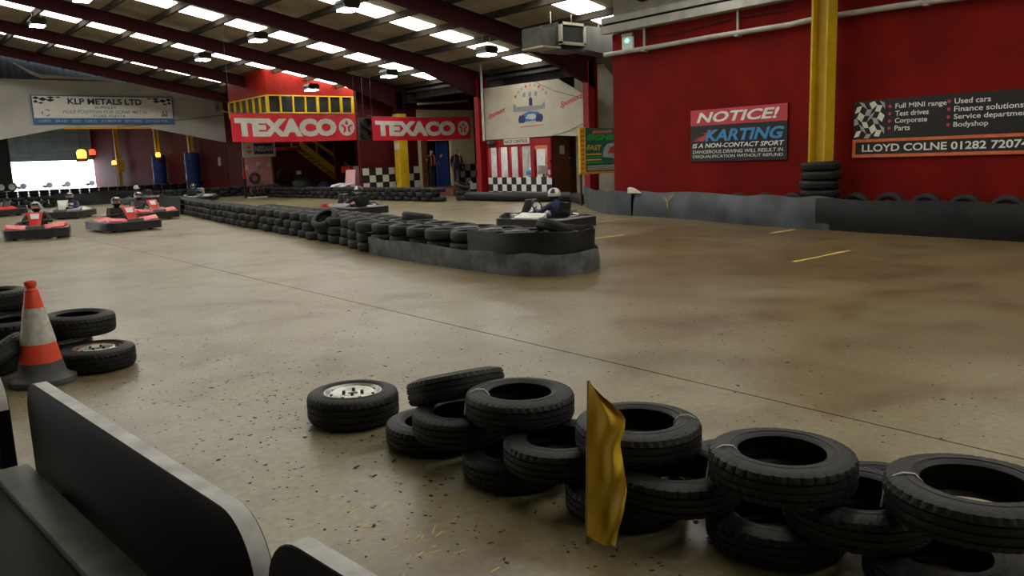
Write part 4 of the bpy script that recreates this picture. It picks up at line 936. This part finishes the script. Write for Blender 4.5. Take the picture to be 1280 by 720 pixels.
fg_ = empty('pit_flag', (18.1, 33.1, .9), 0, 'red and white chequered flag and red board above the display kart', 'flag')
MB().box(-.55, .05, 0, .02, .22, .52).build('red_board', 'brightred', fg_); MB().box(0, .55, .02, .04, .1, .5).build('white_board', 'lettercream', fg_); MB().tube([(-.2, 0, -.3), (-.2, 0, .5)], .015, 6).build('stick', 'steel', fg_); MB().tube([(.6, .03, -.3), (.6, .03, .5)], .015, 6).build('stick', 'steel', fg_)
for i in range(4):
    for j in range(4): MB().box(.55+.1*i, .65+.1*i, .02, .03, .12+.1*j+.03*i*(1 if j else 1)-.06*i, .22+.1*j-.03*i).build('flag_check', 'brightred' if (i+j) % 2 else 'lettercream', fg_)
for k in range(3): MB().box(.1+.12*k, .17+.12*k, .015, .02, .2, .4).build('print', 'greyprint', fg_)
# dark duct work above the doorway
dd = empty('ceiling_duct', (19.9, 31.0, 4.0), 0, 'dark grey duct box and pipes above the pit doorway', 'duct')
MB().box(0, 2.6, -.1, .5, .1, .5).build('duct_box', 'purlin', dd); MB().tube([(.4, -.25, .05), (3.2, -.25, .25)], .05, 8).build('pipe', 'pipe', dd, 60); MB().tube([(.2, -.2, .3), (2.4, -.2, .45)], .04, 8).build('pipe', 'galv', dd, 60)
tag(MB().box(19.13, 19.17, 30.7, 31.0, 2.05, 2.35).build('paper_notice', 'lettercream', None), 'small white notice on the yellow column', 'notice')
# ================================================================== far hall
def far_post(y, lab, pad, padz=2.75):
    r = empty('far_post', (20.4, y, 0), 0, lab, 'post', 'yellow posts of the far hall'); MB().box(-.18, -.14, -.16, .16, 0, 6.2).box(.12, .16, -.16, .16, 0, 6.2).box(-.14, .12, -.02, .02, 0, 6.2).build('steel_section', 'yellow', r)
    if pad:
        q = empty('post_padding', (20.4, y, 0), 0, 'blue vinyl padding round the %s yellow post of the far hall' % pad, 'padding', 'blue paddings of the far hall')
        mb = MB(); n = 20; vs = []
        for j in range(9):
            for k in range(n):
                a = 2*PI*k/n; rr = .50+.02*math.sin(j*2+k); vs.append((rr*math.cos(a)*1.05, rr*math.sin(a), padz*j/8))
        mb.add(vs, [(j*n+k, j*n+(k+1) % n, (j+1)*n+(k+1) % n, (j+1)*n+k) for j in range(8) for k in range(n)]+[tuple(range(8*n, 9*n))]); mb.build('pad', 'bluepad', q, 60)
        for z in (.6, 1.4, 2.2): MB().lathe([(.535, z-.04), (.55, z), (.535, z+.04)], 20).build('strap', 'navy', q, 60)
far_post(61.8, 'yellow post with blue padding nearest the office block', 'nearest'); far_post(70.0, 'middle yellow post with blue padding in the far hall', 'middle'); far_post(82.5, 'yellow post nearest the roller door', None)
q = empty('post_board', (20.3, 82.2, 0), 0, 'white and dark board with a yellow plate on the post nearest the roller door', 'board'); MB().box(-.35, -.05, -.05, 0, 0, 2.6).build('white_board', 'white', q); MB().box(-.02, .5, -.05, 0, 1.5, 2.6).build('yellow_plate', 'yellow', q)
def beacon(loc, m, lab, s_=.3):
    r = empty('warning_beacon', loc, 0, lab, 'beacon', 'warning beacons of the far hall'); MB().box(-s_*.6, s_*.6, 0, .2, -s_*.9, -s_*.5).build('base', 'black', r); MB().lathe([(s_*.5, -s_*.5), (s_*.55, s_*.2), (s_*.35, s_*.5), (.001, s_*.55)], 14).build('dome', m, r, 40)
    MB().tube([(0, .1, s_*.4), (0, .1, 6.2-loc[2])], .02, 5).build('hanger', 'black', r)
beacon((16.8, 80, 3.2), 'amber', 'large amber beacon in front of the roller door', .75); beacon((17.7, 80, 3.35), 'redlamp', 'red beacon right of the large amber one', .5); beacon((19.4, 80, 2.35), 'amber', 'small amber beacon left of the farthest yellow post', .36); beacon((20.2, 69.3, 2.78), 'amber', 'small amber beacon above the middle blue padding', .34)
tag(MB().box(20.9, 21, 57.5, 57.8, 1.7, 2.3).build('paper_notice', 'lettercream', None), 'pale notice on the far dull red wall', 'notice')
def car(loc, rz, lab):
    r = empty('parked_car', loc, rz, lab, 'car'); L_ = 2.1
    MB().prism([(-L_, .3), (L_, .3), (L_+.05, .6), (L_-.1, .85), (1.2, .98), (.55, 1.42), (-1.0, 1.45), (-1.7, 1.0), (-L_, .9)], -.85, .85, 'y').build('body', 'carwhite', r, None, None, .06)
    MB().prism([(1.0, 1.0), (.5, 1.36), (-.9, 1.38), (-1.45, 1.0)], -.87, -.86, 'y').build('side_window', 'carglass', r)
    for x in (-1.3, 1.3):
        for yy in (-.8, .8): MB().lathe([(.001, -.1), (.2, -.1), (.32, -.08), (.32, .08), (.2, .1), (.001, .1)], 18, T=TR((x, yy, .32), 0, PI/2)).build('wheel', 'black', r, 40)
car((16.5, 103, 0), .1, 'white car parked outside the roller door'); car((21.5, 106, 0), .05, 'pale car parked outside at the right of the roller door')
# ================================================================== traffic cone
c = empty('traffic_cone', (.975, 6.77, 0), .4, 'orange and white traffic cone with a dark grey base', 'cone')
bs = MB(); prof = []
oct_ = [(math.cos(PI/8+k*PI/4)*.225, math.sin(PI/8+k*PI/4)*.225) for k in range(8)]
bs.lathe([(.001, .0), (.225, 0), (.23, .015), (.225, .045), (.19, .055), (.165, .075), (.152, .13), (.143, .17)], 36); bs.build('base', 'conebase', c, 40)
def cone_r(z): return .143+(z-.17)*(.042-.143)/(.72-.17)
for z0, z1, m, nm in ((.17, .31, 'conered', 'lower_orange_band'), (.31, .575, 'conewhite', 'white_sleeve'), (.575, .70, 'conered', 'upper_orange_band')):
    e_ = .003 if 'sleeve' in nm else 0
    MB().lathe([(cone_r(z0)-.01, z0), (cone_r(z0)+e_, z0), (cone_r(z1)+e_, z1), (cone_r(z1)-.01, z1)], 36).build(nm, m, c, 40)
MB().lathe([(.045, .70), (.047, .705), (.033, .715), (.030, .728), (.040, .738), (.041, .768), (.033, .775), (.026, .774), (.024, .74), (.001, .74)], 24).build('top_collar', 'conered', c, 40)
# ================================================================== yellow flag
f = empty('yellow_flag', (2.12, 2.15, 0), 0, 'yellow cloth flag furled on a stick leaning against the foreground tyres', 'flag')
A = Vector((0, 0, 0)); B = Vector((.055, .025, .665))
MB().tube([A, B], .007, 8).build('stick', 'stick', f, 60)
ax = (B-A).normalized(); rt = Vector((.71, -.70, 0)); nrm = rt.cross(ax).normalized()
nU, nV = 28, 22; vs = []
def wid(t): # t 0 bottom .. 1 top
    K = [(0, .120), (.06, .128), (.2, .150), (.35, .165), (.5, .150), (.62, .135), (.74, .152), (.80, .155), (.86, .11), (.93, .055), (1, .012)]
    for (a, p), (b_, q_) in zip(K, K[1:]):
        if t <= b_: return p+(q_-p)*(t-a)/(b_-a)
    return .012
for side in (0, 1):
    for i in range(nU+1):
        t = i/nU
        for j in range(nV+1):
            s_ = j/nV
            fold = .026*math.sin(s_*7.5+t*5)*s_+.016*math.sin(s_*13-t*14)*s_+.012*math.sin(s_*4+t*23)*s_+.01*math.sin(t*17+s_*3)*s_+.02*s_*math.exp(-((t-.78)/.1)**2)
            P = A+(B-A)*(.055+t*.945)+rt*(wid(t)*s_*.92)+nrm*(fold+.012+.075*s_)+Vector((0, 0, -.03*s_*(1-t)*math.sin(3*s_)))+nrm*(.002 if side else 0)
            P.z = max(P.z, .004); vs.append(P)
K = (nU+1)*(nV+1); fs = []
for i in range(nU):
    for j in range(nV):
        a = i*(nV+1)+j; fs += [(a, a+1, a+nV+2, a+nV+1), (K+a, K+a+nV+1, K+a+nV+2, K+a+1)]
    a = i*(nV+1)+nV; fs.append((a, K+a, K+a+nV+1, a+nV+1))
MB().add(vs, fs).build('cloth', 'flag', f, 70)
# ================================================================== benches
def bench(lab, p_far, p_near, zt, zs):
    a = Vector((*p_far, 0)); b_ = Vector((*p_near, 0)); d = b_-a; L_ = d.length; ang = math.atan2(d.y, d.x)
    r = empty('bench', (a.x, a.y, 0), ang, lab, 'bench', 'dark wooden benches in the foreground')
    # local x along the bench towards the camera, +y towards the track, -y is the seat side
    R_ = .14; out = [(0, zs-.05)]; out += [(L_, zs-.05)]
    out += [(L_-R_+R_*math.cos(q), zt-R_+R_*math.sin(q)) for q in [k*PI/16 for k in range(9)]]
    out += [(R_+R_*math.cos(q), zt-R_+R_*math.sin(q)) for q in [PI/2+k*PI/16 for k in range(9)]]
    MB().prism(out, 0, .05, 'y').build('backrest', 'benchwood', r, None, None, .004)
    # pale band along the rim: light on the top edge painted as colour
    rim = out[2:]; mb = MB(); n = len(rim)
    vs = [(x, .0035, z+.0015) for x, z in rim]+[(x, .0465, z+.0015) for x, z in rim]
    mb.add(vs, [(i, i+1, n+i+1, n+i) for i in range(n-1)]); mb.build('lit_edge', 'benchedge', r, 50)
    MB().box(-.02, L_+.02, -.135, -.02, zs-.04, zs).build('seat_plank', 'seatwood', r, None, None, .004)
    MB().box(-.02, L_+.02, -.62, -.137, zs-.06, zs-.025).build('seat_plank', 'benchwood', r, None, None, .004)
    for x in (.25, L_-.3):
        MB().box(x, x+.06, -.32, .0, zs-.12, zs-.06).build('seat_bearer', 'benchwood', r)
        MB().box(x, x+.06, -.05, .0, 0, zs-.12).build('leg', 'benchwood', r); MB().box(x, x+.06, -.30, -.24, 0, zs-.12).build('leg', 'benchwood', r)
bench('dark wooden bench with a rounded backrest filling the lower left corner', (.425, 3.40), (.565, 1.59), .80, .47)
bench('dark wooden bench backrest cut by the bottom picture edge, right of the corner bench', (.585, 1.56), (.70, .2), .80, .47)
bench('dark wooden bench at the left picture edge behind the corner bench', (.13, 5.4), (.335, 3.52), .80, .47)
# ================================================================== people and karts
def skinned(name, J, E, mats, paint=None, extra=None, sub=2):
    # J: joint name -> (x, y, z, rx, ry); E: edges; evaluated to one continuous mesh
    names = list(J); idx = {n: i for i, n in enumerate(names)}
    me = bpy.data.meshes.new(name); me.from_pydata([J[n][:3] for n in names], [(idx[a], idx[b]) for a, b in E], [])
    ob = bpy.data.objects.new(name, me); C.objects.link(ob)
    md = ob.modifiers.new('skin', 'SKIN'); md.use_smooth_shade = True; md.branch_smoothing = .4
    sv = me.skin_vertices[0].data
    for n in names: sv[idx[n]].radius = (J[n][3], J[n][4]); sv[idx[n]].use_root = (n == 'pelvis')
    sm = ob.modifiers.new('sub', 'SUBSURF'); sm.levels = sub; sm.render_levels = sub
    dg = bpy.context.evaluated_depsgraph_get(); dg.update()
    m2 = bpy.data.meshes.new_from_object(ob.evaluated_get(dg)); bpy.data.objects.remove(ob); bpy.data.meshes.remove(me)
    mb = MB(); mb.add([tuple(v.co) for v in m2.vertices], [tuple(p.vertices) for p in m2.polygons]); bpy.data.meshes.remove(m2)
    if paint: mb.m = [paint([sum(mb.v[i][a] for i in f)/len(f) for a in range(3)]) for f in mb.f]
    if extra: extra(mb)
    me = bpy.data.meshes.new(name); me.from_pydata(mb.v, [], mb.f)
    for m in mats: me.materials.append(M[m])
    me.polygons.foreach_set('material_index', mb.m); me.polygons.foreach_set('use_smooth', [True]*len(me.polygons)); me.update(); return me
def fingers(mb, palm, fwd, side, up, mi, curl=.6, s=1.):
    # five tapered bent fingers from the palm end; the thumb leaves the side near the wrist
    palm, fwd, side, up = Vector(palm), Vector(fwd).normalized(), Vector(side).normalized(), Vector(up).normalized()
    for k, L_ in enumerate((.072, .082, .076, .060)):
        b = palm+side*(.030-.020*k)*s; d1 = (fwd*math.cos(curl*.5)-up*math.sin(curl*.5)); d2 = (fwd*math.cos(curl*1.5)-up*math.sin(curl*1.5))
        mb.tube([b-fwd*.02*s, b+d1*L_*.45*s, b+(d1*.45+d2*.32)*L_*s, b+(d1*.45+d2*.62)*L_*s], [.010*s, .0095*s, .0085*s, .005*s], 6, True, mi)
    b = palm+side*.036*s-fwd*.06*s; d1 = (fwd*.55+side*.8-up*.1).normalized(); d2 = (fwd*.9+side*.15-up*.35).normalized()
    mb.tube([b-side*.015*s, b+d1*.035*s, b+d1*.04*s+d2*.028*s], [.012*s, .010*s, .006*s], 6, True, mi)

def helmet(parent, c, cols, tilt=0., yawh=0.):
    r_ = Matrix.Translation(c) @ Matrix.Rotation(yawh, 4, 'Z') @ Matrix.Rotation(tilt, 4, 'X')
    # local +y is the face direction
    mb = MB(); n, m = 24, 16; vs = []; fs = []
    for j in range(m+1):
        ph = -PI/2*.8+(PI/2*1.8)*j/m
        for k in range(n):
            q = 2*PI*k/n; x = .128*math.cos(ph)*math.cos(q); y = .155*math.cos(ph)*math.sin(q); z = .145*math.sin(ph)
            if z < 0 and y > 0: y *= 1+.18*(-z/.145)
            vs.append((x, y, z))
    mi = []
    for j in range(m):
        for k in range(n):
            f = (j*n+k, j*n+(k+1) % n, (j+1)*n+(k+1) % n, (j+1)*n+k); cz = sum(vs[i][2] for i in f)/4; cy = sum(vs[i][1] for i in f)/4; cx = sum(vs[i][0] for i in f)/4
            if cy > .075 and -.045 < cz < .055: continue            # eye port
            fs.append(f); mi.append(1 if (abs(cx) > .045 and cz > .03 and (k % 6 < 3)) or cz < -.06 else 0)
    h = MB().add(vs, fs); h.m = mi; h.v = [tuple(r_ @ Vector(v)) for v in h.v]
    o = h.build('helmet', cols, parent, 60)
    f_ = MB().sphere((0, .012, -.005), (.098, .118, .12), 14, 10); f_.v = [tuple(r_ @ Vector(v)) for v in f_.v]; f_.build('face', 'skin', o, 60)
    nz = MB().sphere((0, .132, -.01), (.014, .02, .02), 8, 6); nz.v = [tuple(r_ @ Vector(v)) for v in nz.v]; nz.build('nose', 'skin', o, 60)
    for sx in (-.04, .04):
        e = MB().sphere((sx, .115, .018), (.014, .01, .009), 8, 6); e.v = [tuple(r_ @ Vector(v)) for v in e.v]; e.build('eye', 'hair', o, 60)
    v = MB(); vs = []; fs = []
    for j in range(5):
        z = .045+.05*j/4
        for k in range(13):
            q = math.radians(30+120*k/12); rr = 1.03*math.sqrt(max(.1, 1-(z/.16)**2)); vs.append((.132*math.cos(q)*rr, .162*math.sin(q)*rr, z))
    for j in range(4):
        for k in range(12): fs.append((j*13+k, j*13+k+1, (j+1)*13+k+1, (j+1)*13+k))
    v.add(vs, fs); v.v = [tuple(r_ @ Vector(p)) for p in v.v]; v.build('visor', 'visor', o, 60)
    return o

def driver(loc, rz, suit, cols, lab, look=0., trousers=None, bib=None, lean=0.):
    root = empty('person', (loc[0], loc[1], loc[2]-.03), rz, lab, 'person', 'kart drivers'); root.scale = (1, 1, .90)
    J = {'pelvis': (0, -.32, .20, .15, .13), 'waist': (0, -.36+lean*.2, .36, .15, .115), 'chest': (0, -.37+lean*.5, .54, .175, .12), 'neckb': (0, -.36+lean*.8, .68, .07, .07), 'head': (0, -.33+lean, .82, .07, .07)}
    E = [('pelvis', 'waist'), ('waist', 'chest'), ('chest', 'neckb'), ('neckb', 'head')]
    for s, n in ((-1, 'l'), (1, 'r')):
        J.update({n+'sh': (s*.20, -.36+lean*.7, .63, .075, .075), n+'el': (s*.31, -.13+lean*.4, .45, .055, .055), n+'wr': (s*.17, .12, .50, .036, .036), n+'ha': (s*.155, .185, .515, .04, .028),
                  n+'hip': (s*.10, -.25, .17, .095, .095), n+'kn': (s*.20, .20, .36, .065, .065), n+'an': (s*.14, .56, .16, .042, .042), n+'he': (s*.14, .60, .13, .045, .04), n+'to': (s*.14, .66, .24, .04, .035)})
        E += [('chest', n+'sh'), (n+'sh', n+'el'), (n+'el', n+'wr'), (n+'wr', n+'ha'), ('pelvis', n+'hip'), (n+'hip', n+'kn'), (n+'kn', n+'an'), (n+'an', n+'he'), (n+'he', n+'to')]
    def paint(c):
        x, y, z = c
        if y > .10 and z > .42 and abs(x) < .26: return 2          # gloves
        if y > .53: return 2                                       # shoes
        if z < .42 and y > -.28: return 1                          # legs
        return 0
    def extra(mb):
        for s in (-1, 1): fingers(mb, (s*.155, .20, .515), (-s*.35, .8, .2), (-s*.5, -.1, .85), (s*.8, .4, .1), 2, .9)
    body = link('body', skinned('driver_body', J, E, [suit, trousers or suit, 'black'], paint, extra), root)
    if bib: MB().box(-.12, .12, -.245+lean*.5, -.24+lean*.5, .42, .60).build('chest_patch', bib, root)
    helmet(root, (0, -.31+lean, .865), cols, 0, look)
    return root

def kart(loc, rz, body, lab, pods=None, nose=None, panelm=None, plate='white'):
    pods = pods or body; nose = nose or body
    r = empty('racing_kart', loc, rz, lab, 'kart', 'racing karts on the track')
    def rrect(hx, y0, y1, rad, n=6):
        o = []
        for cx, cy, a0 in ((hx-rad, y1-rad, 0), (-hx+rad, y1-rad, 90), (-hx+rad, y0+rad, 180), (hx-rad, y0+rad, 270)):
            for k in range(n+1):
                q = math.radians(a0+90*k/n); o.append((cx+rad*math.cos(q), cy+rad*math.sin(q)))
        return o
    oo = rrect(.70, -.95, .95, .24); ii = rrect(.60, -.85, .85, .18); n = len(oo)
    mb = MB(); vs = [(x, y, z) for ring, z in ((oo, .05), (oo, .25), (ii, .28), (ii, .05)) for x, y in ring]
    fs = [(L_*n+k, L_*n+(k+1) % n, ((L_+1) % 4)*n+(k+1) % n, ((L_+1) % 4)*n+k) for L_ in range(4) for k in range(n)]
    mb.add(vs, fs).build('bumper_ring', 'blackplastic', r, 40)
    MB().prism([(-.38, -.75), (.38, -.75), (.32, .2), (.24, .84), (-.24, .84), (-.32, .2)], .06, .085, 'z').build('floor_tray', 'kartgrey', r)
    for sx in (-1, 1):
        a = [(sx*.40, -.38), (sx*.655, -.42), (sx*.655, .30), (sx*.58, .40), (sx*.42, .30)]
        if sx < 0: a = a[::-1]
        mb = MB().prism(a, .18, .38, 'z'); mb.v = [(x, y, z-(.09 if (z > .2 and abs(x) > .5) else 0)) for x, y, z in mb.v]; mb.build('side_pod', pods, r, None, None, .02)
    for sx in (-1, 1):
        a = [(sx*.17, .60), (sx*.64, .58), (sx*.62, .80), (sx*.40, .90), (sx*.16, .90)]
        if sx < 0: a = a[::-1]
        mb = MB().prism(a, .20, .39, 'z'); mb.v = [(x, y, z-(.09 if (z > .25 and y > .75) else 0)-(.05 if abs(x) < .3 and z > .25 else 0)) for x, y, z in mb.v]; mb.build('front_fairing', nose, r, None, None, .02)
        MB().prism([(sx*.40, .42), (sx*.52, .42), (sx*.50, .60), (sx*.38, .60)][::sx], .28, .34, 'z').build('tank_cover', 'kartcream', r, None, None, .01)
    MB().box(-.2, .2, .80, .87, .27, .33).build('nose_plate', 'kartgrey', r)
    mb = MB().add([(-.18, .42, .64), (.18, .42, .64), (.10, .66, .28), (-.10, .66, .28), (-.17, .40, .62), (.17, .40, .62), (.09, .63, .27), (-.09, .63, .27)], [(0, 1, 2, 3), (7, 6, 5, 4), (0, 4, 5, 1), (1, 5, 6, 2), (2, 6, 7, 3), (3, 7, 4, 0)])
    p = mb.build('steering_fairing', panelm or body, r, None, None, .012)
    MB().add([(-.10, .456, .60), (.10, .456, .60), (.085, .535, .482), (-.085, .535, .482)], [(0, 1, 2, 3)]).build('number_plate', plate, p)
    MB().tube([(.14*math.cos(2*PI*k/16), .24+.06*math.sin(2*PI*k/16), .49+.125*math.sin(2*PI*k/16)) for k in range(17)], .014, 6, False).build('steering_wheel', 'black', r, 60)
    MB().tube([(0, .24, .49), (0, .5, .2)], .014, 6).build('steering_column', 'steel', r, 60)
    mb = MB(); vs = []; K = [(.02, .10, .12, .17), (-.2, .09, .19, .20), (-.38, .10, .21, .20), (-.50, .20, .21, .14), (-.55, .40, .19, .10), (-.58, .56, .16, .07)]
    for y, z, hx, lip in K: vs += [(-hx, y, z+lip), (-hx*.9, y, z+lip*.4), (-hx*.5, y, z), (hx*.5, y, z), (hx*.9, y, z+lip*.4), (hx, y, z+lip)]
    vs2 = [(x, y-.008, z-.012) for x, y, z in vs]; n6 = 6
    fs = [(j*6+k, j*6+k+1, (j+1)*6+k+1, (j+1)*6+k) for j in range(5) for k in range(5)]; N_ = len(vs)
    mb.add(vs+vs2, fs+[tuple(N_+i for i in f[::-1]) for f in fs]); mb.build('seat', 'blackplastic', r, 60)
    for x, y, wd, rad in ((-.47, .56, .12, .125), (.47, .56, .12, .125), (-.46, -.58, .19, .14), (.46, -.58, .19, .14)):
        t = MB().lathe([(.07, -wd/2), (rad-.02, -wd/2), (rad, -wd/2+.025), (rad, wd/2-.025), (rad-.02, wd/2), (.07, wd/2)], 20, T=TR((x, y, rad), 0, 0, PI/2)).build('wheel', 'rubber', r, 40)
        MB().lathe([(.07, -wd*.4), (.06, -wd*.2), (.02, -wd*.25), (.001, -wd*.25)], 14, T=TR((x, y, rad), 0, 0, PI/2)).lathe([(.07, wd*.4), (.06, wd*.2), (.02, wd*.25), (.001, wd*.25)], 14, T=TR((x, y, rad), 0, 0, PI/2)).build('hub', 'steel', t, 40)
    MB().tube([(-.46, -.58, .14), (.46, -.58, .14)], .02, 8).build('rear_axle', 'steel', r, 60)
    e = MB().box(.2, .46, -.50, -.18, .14, .40).build('engine', 'kartgrey', r, None, None, .02); MB().tube([(.3, -.5, .3), (.3, -.68, .28), (.15, -.74, .26), (-.1, -.74, .26)], .045, 8).build('exhaust', 'steel', e, 60)
    return r
HW = ['helmwhite', 'helmblack']; HB = ['helmblack', 'helmwhite']; HG = ['silverprint', 'helmblack']
def pair(loc, rz, klab, dlab, body, suit, hc, **k):
    dk_ = {q: k.pop(q) for q in ('look', 'trousers', 'bib', 'lean') if q in k}
    kart(loc, rz, body, klab, **k); driver(loc, rz, suit, hc, dlab, **dk_)
# heading: local +y is forward
pair((3.62, 22.9, 0), PI-.22, 'red and black kart nearest the left edge, heading towards the camera', 'kart driver in black overalls, leftmost of the two heading the pack', 'kartred', 'suitblack', HG, look=-.3)
pair((5.66, 23.1, 0), PI+.12, 'red and black kart second from the left at the head of the pack', 'kart driver in black with a red panel before him, right leader of the pack', 'kartred', 'suitblack', HG)
pair((6.0, 31.6, 0), PI-.5, 'dark kart following directly behind the leftmost red kart', 'kart driver in navy with a white back panel, behind the leftmost kart', 'kartgrey', 'suitnavy', HG, pods='kartcream', panelm='kartcream', bib='white', look=.3)
pair((7.35, 27.2, 0), PI+.25, 'red kart with white pods following the second red kart', 'kart driver in grey overalls, upright behind the second red kart', 'kartred', 'suitgrey', HW, pods='kartcream')
pair((12.75, 38.4, 0), -.75, 'kart with a cream side pod on the far lane beside the blue padding', 'kart driver in navy hunched over on the far lane', 'kartcream', 'suitnavy', HB, nose='kartgrey')
pair((11.0, 40.9, 0), -1.0, 'dark kart half hidden at the far end of the island', 'kart driver in black half hidden at the far end of the island', 'kartgrey', 'suitblack', HW)
pair((11.75, 21.6, 0), .18, 'black kart with a red nose passing behind the middle of the island', 'kart driver in black passing behind the middle of the island', 'kartred', 'suitblack', HB, pods='kartgrey', panelm='kartgrey', lean=.04)
pair((11.55, 12.75, 0), .12, 'black kart with cream pods passing behind the island nose', 'kart driver in navy overalls leaning forward behind the island nose', 'kartgrey', 'suitnavy', HW, pods='kartcream', nose='blackplastic', lean=.06)
kart((4.45, 36.6, 0), 2.2, 'kartred', 'red kart nose showing at the left picture edge')
# ---- two people standing at the pit doorway
def stander(loc, rz, lab, jacket, trousers, arm_out, vest=False, pack=False):
    root = empty('person', loc, rz, lab, 'person', 'people at the pit doorway')
    # local +y is forward
    J = {'pelvis': (0, 0, .93, .14, .10), 'waist': (0, .0, 1.08, .135, .095), 'chest': (0, -.01, 1.30, .165, .11), 'neckb': (0, 0, 1.46, .06, .06), 'neck': (0, .015, 1.53, .05, .05), 'head': (0, .02, 1.62, .075, .09), 'crown': (0, .01, 1.70, .07, .085)}
    E = [('pelvis', 'waist'), ('waist', 'chest'), ('chest', 'neckb'), ('neckb', 'neck'), ('neck', 'head'), ('head', 'crown')]
    for s, n in ((-1, 'l'), (1, 'r')):
        if n == 'r' and arm_out: el, wr, ha = (.42, .10, 1.22), (.62, .24, 1.27), (.69, .28, 1.275)
        elif arm_out: el, wr, ha = (-.34, .02, 1.18), (-.40, .20, 1.36), (-.41, .25, 1.42)
        else: el, wr, ha = (s*.27, -.02, 1.14), (s*.28, .10, .92), (s*.275, .13, .84)
        J.update({n+'sh': (s*.19, -.01, 1.40, .07, .07), n+'el': (*el, .05, .05), n+'wr': (*wr, .034, .034), n+'ha': (*ha, .036, .03),
                  n+'hip': (s*.09, 0, .88, .09, .09), n+'kn': (s*.10, .03, .50, .062, .062), n+'an': (s*.11, -.01, .10, .042, .042), n+'he': (s*.11, 0, .05, .045, .045), n+'to': (s*.12, .15, .035, .042, .03)})
        E += [('chest', n+'sh'), (n+'sh', n+'el'), (n+'el', n+'wr'), (n+'wr', n+'ha'), ('pelvis', n+'hip'), (n+'hip', n+'kn'), (n+'kn', n+'an'), (n+'an', n+'he'), (n+'he', n+'to')]
    hands = [Vector(J['lha'][:3]), Vector(J['rha'][:3])]; wrs = [Vector(J['lwr'][:3]), Vector(J['rwr'][:3])]
    def paint(c):
        v = Vector(c)
        if v.z > 1.485: return 3 if (v.z > 1.68 or (v.y < -.02 and v.z > 1.56)) else 2
        for h, w_ in zip(hands, wrs):
            if (v-h).length < .062: return 2
        if v.z < .09: return 4
        return 1 if v.z < .92 else 0
    def extra(mb):
        for s, h, w_ in ((-1, hands[0], wrs[0]), (1, hands[1], wrs[1])):
            d = (h-w_).normalized(); sd = d.cross(Vector((s, 0, .01))).normalized()
            if sd.y < 0: sd = -sd
            fingers(mb, h+d*.02, d, sd, sd.cross(d)*1., 2, .4)
        mb.sphere((0, .125, 1.615), (.014, .022, .022), 8, 6, 2)       # nose
        for sx in (-.034, .034): mb.sphere((sx, .108, 1.645), (.013, .008, .008), 8, 5, 3)
        mb.tube([(-.025, .108, 1.573), (0, .114, 1.571), (.025, .108, 1.573)], .006, 5, True, 5)
        for sx in (-.082, .082): mb.sphere((sx, .02, 1.625), (.012, .022, .034), 8, 6, 2)
    link('body', skinned('stander_body', J, E, [jacket, trousers, 'skin', 'hair', 'black', 'redprint'], paint, extra), root)
    if vest:
        for sx in (-1, 1):
            mb = MB(); mb.tube([(sx*.15, -.08, 1.45), (sx*.14, .03, 1.48), (sx*.13, .10, 1.40), (sx*.12, .115, 1.2), (sx*.13, .105, 1.0)], [.045, .05, .05, .055, .055], 8, True, sq=.35); mb.build('vest_front', 'hivis', root, 60)
    if pack:
        MB().sphere((0, -.18, 1.22), (.19, .12, .28), 14, 10).build('backpack', 'black', root, 60)
        for sx in (-1, 1): MB().tube([(sx*.12, -.1, 1.42), (sx*.125, .04, 1.47), (sx*.13, .115, 1.35), (sx*.15, .08, 1.1), (sx*.15, -.1, 1.02)], .018, 6).build('shoulder_strap', 'palepink', root, 60)
    return root
stander((21.05, 31.0, .3), PI+.3, 'person with an orange open vest stretching one arm at the pit doorway', 'suitblack', 'suitblack', True, vest=True)
stander((22.6, 31.15, .3), PI-.35, 'person in black with a backpack before the cream doorway panel', 'suitblack', 'suitblack', False, pack=True)
tag(MB().box(21.4, 23.6, 32.2, 32.7, .3, .95).build('dark_bench', 'black', None, None, None, .04), 'dark padded bench inside the pit doorway', 'bench')
sack('white_bag', (23.05, 30.7, .3), (.1, .1, .12), 'white', 'small white object by the feet at the pit doorway', 'bag')
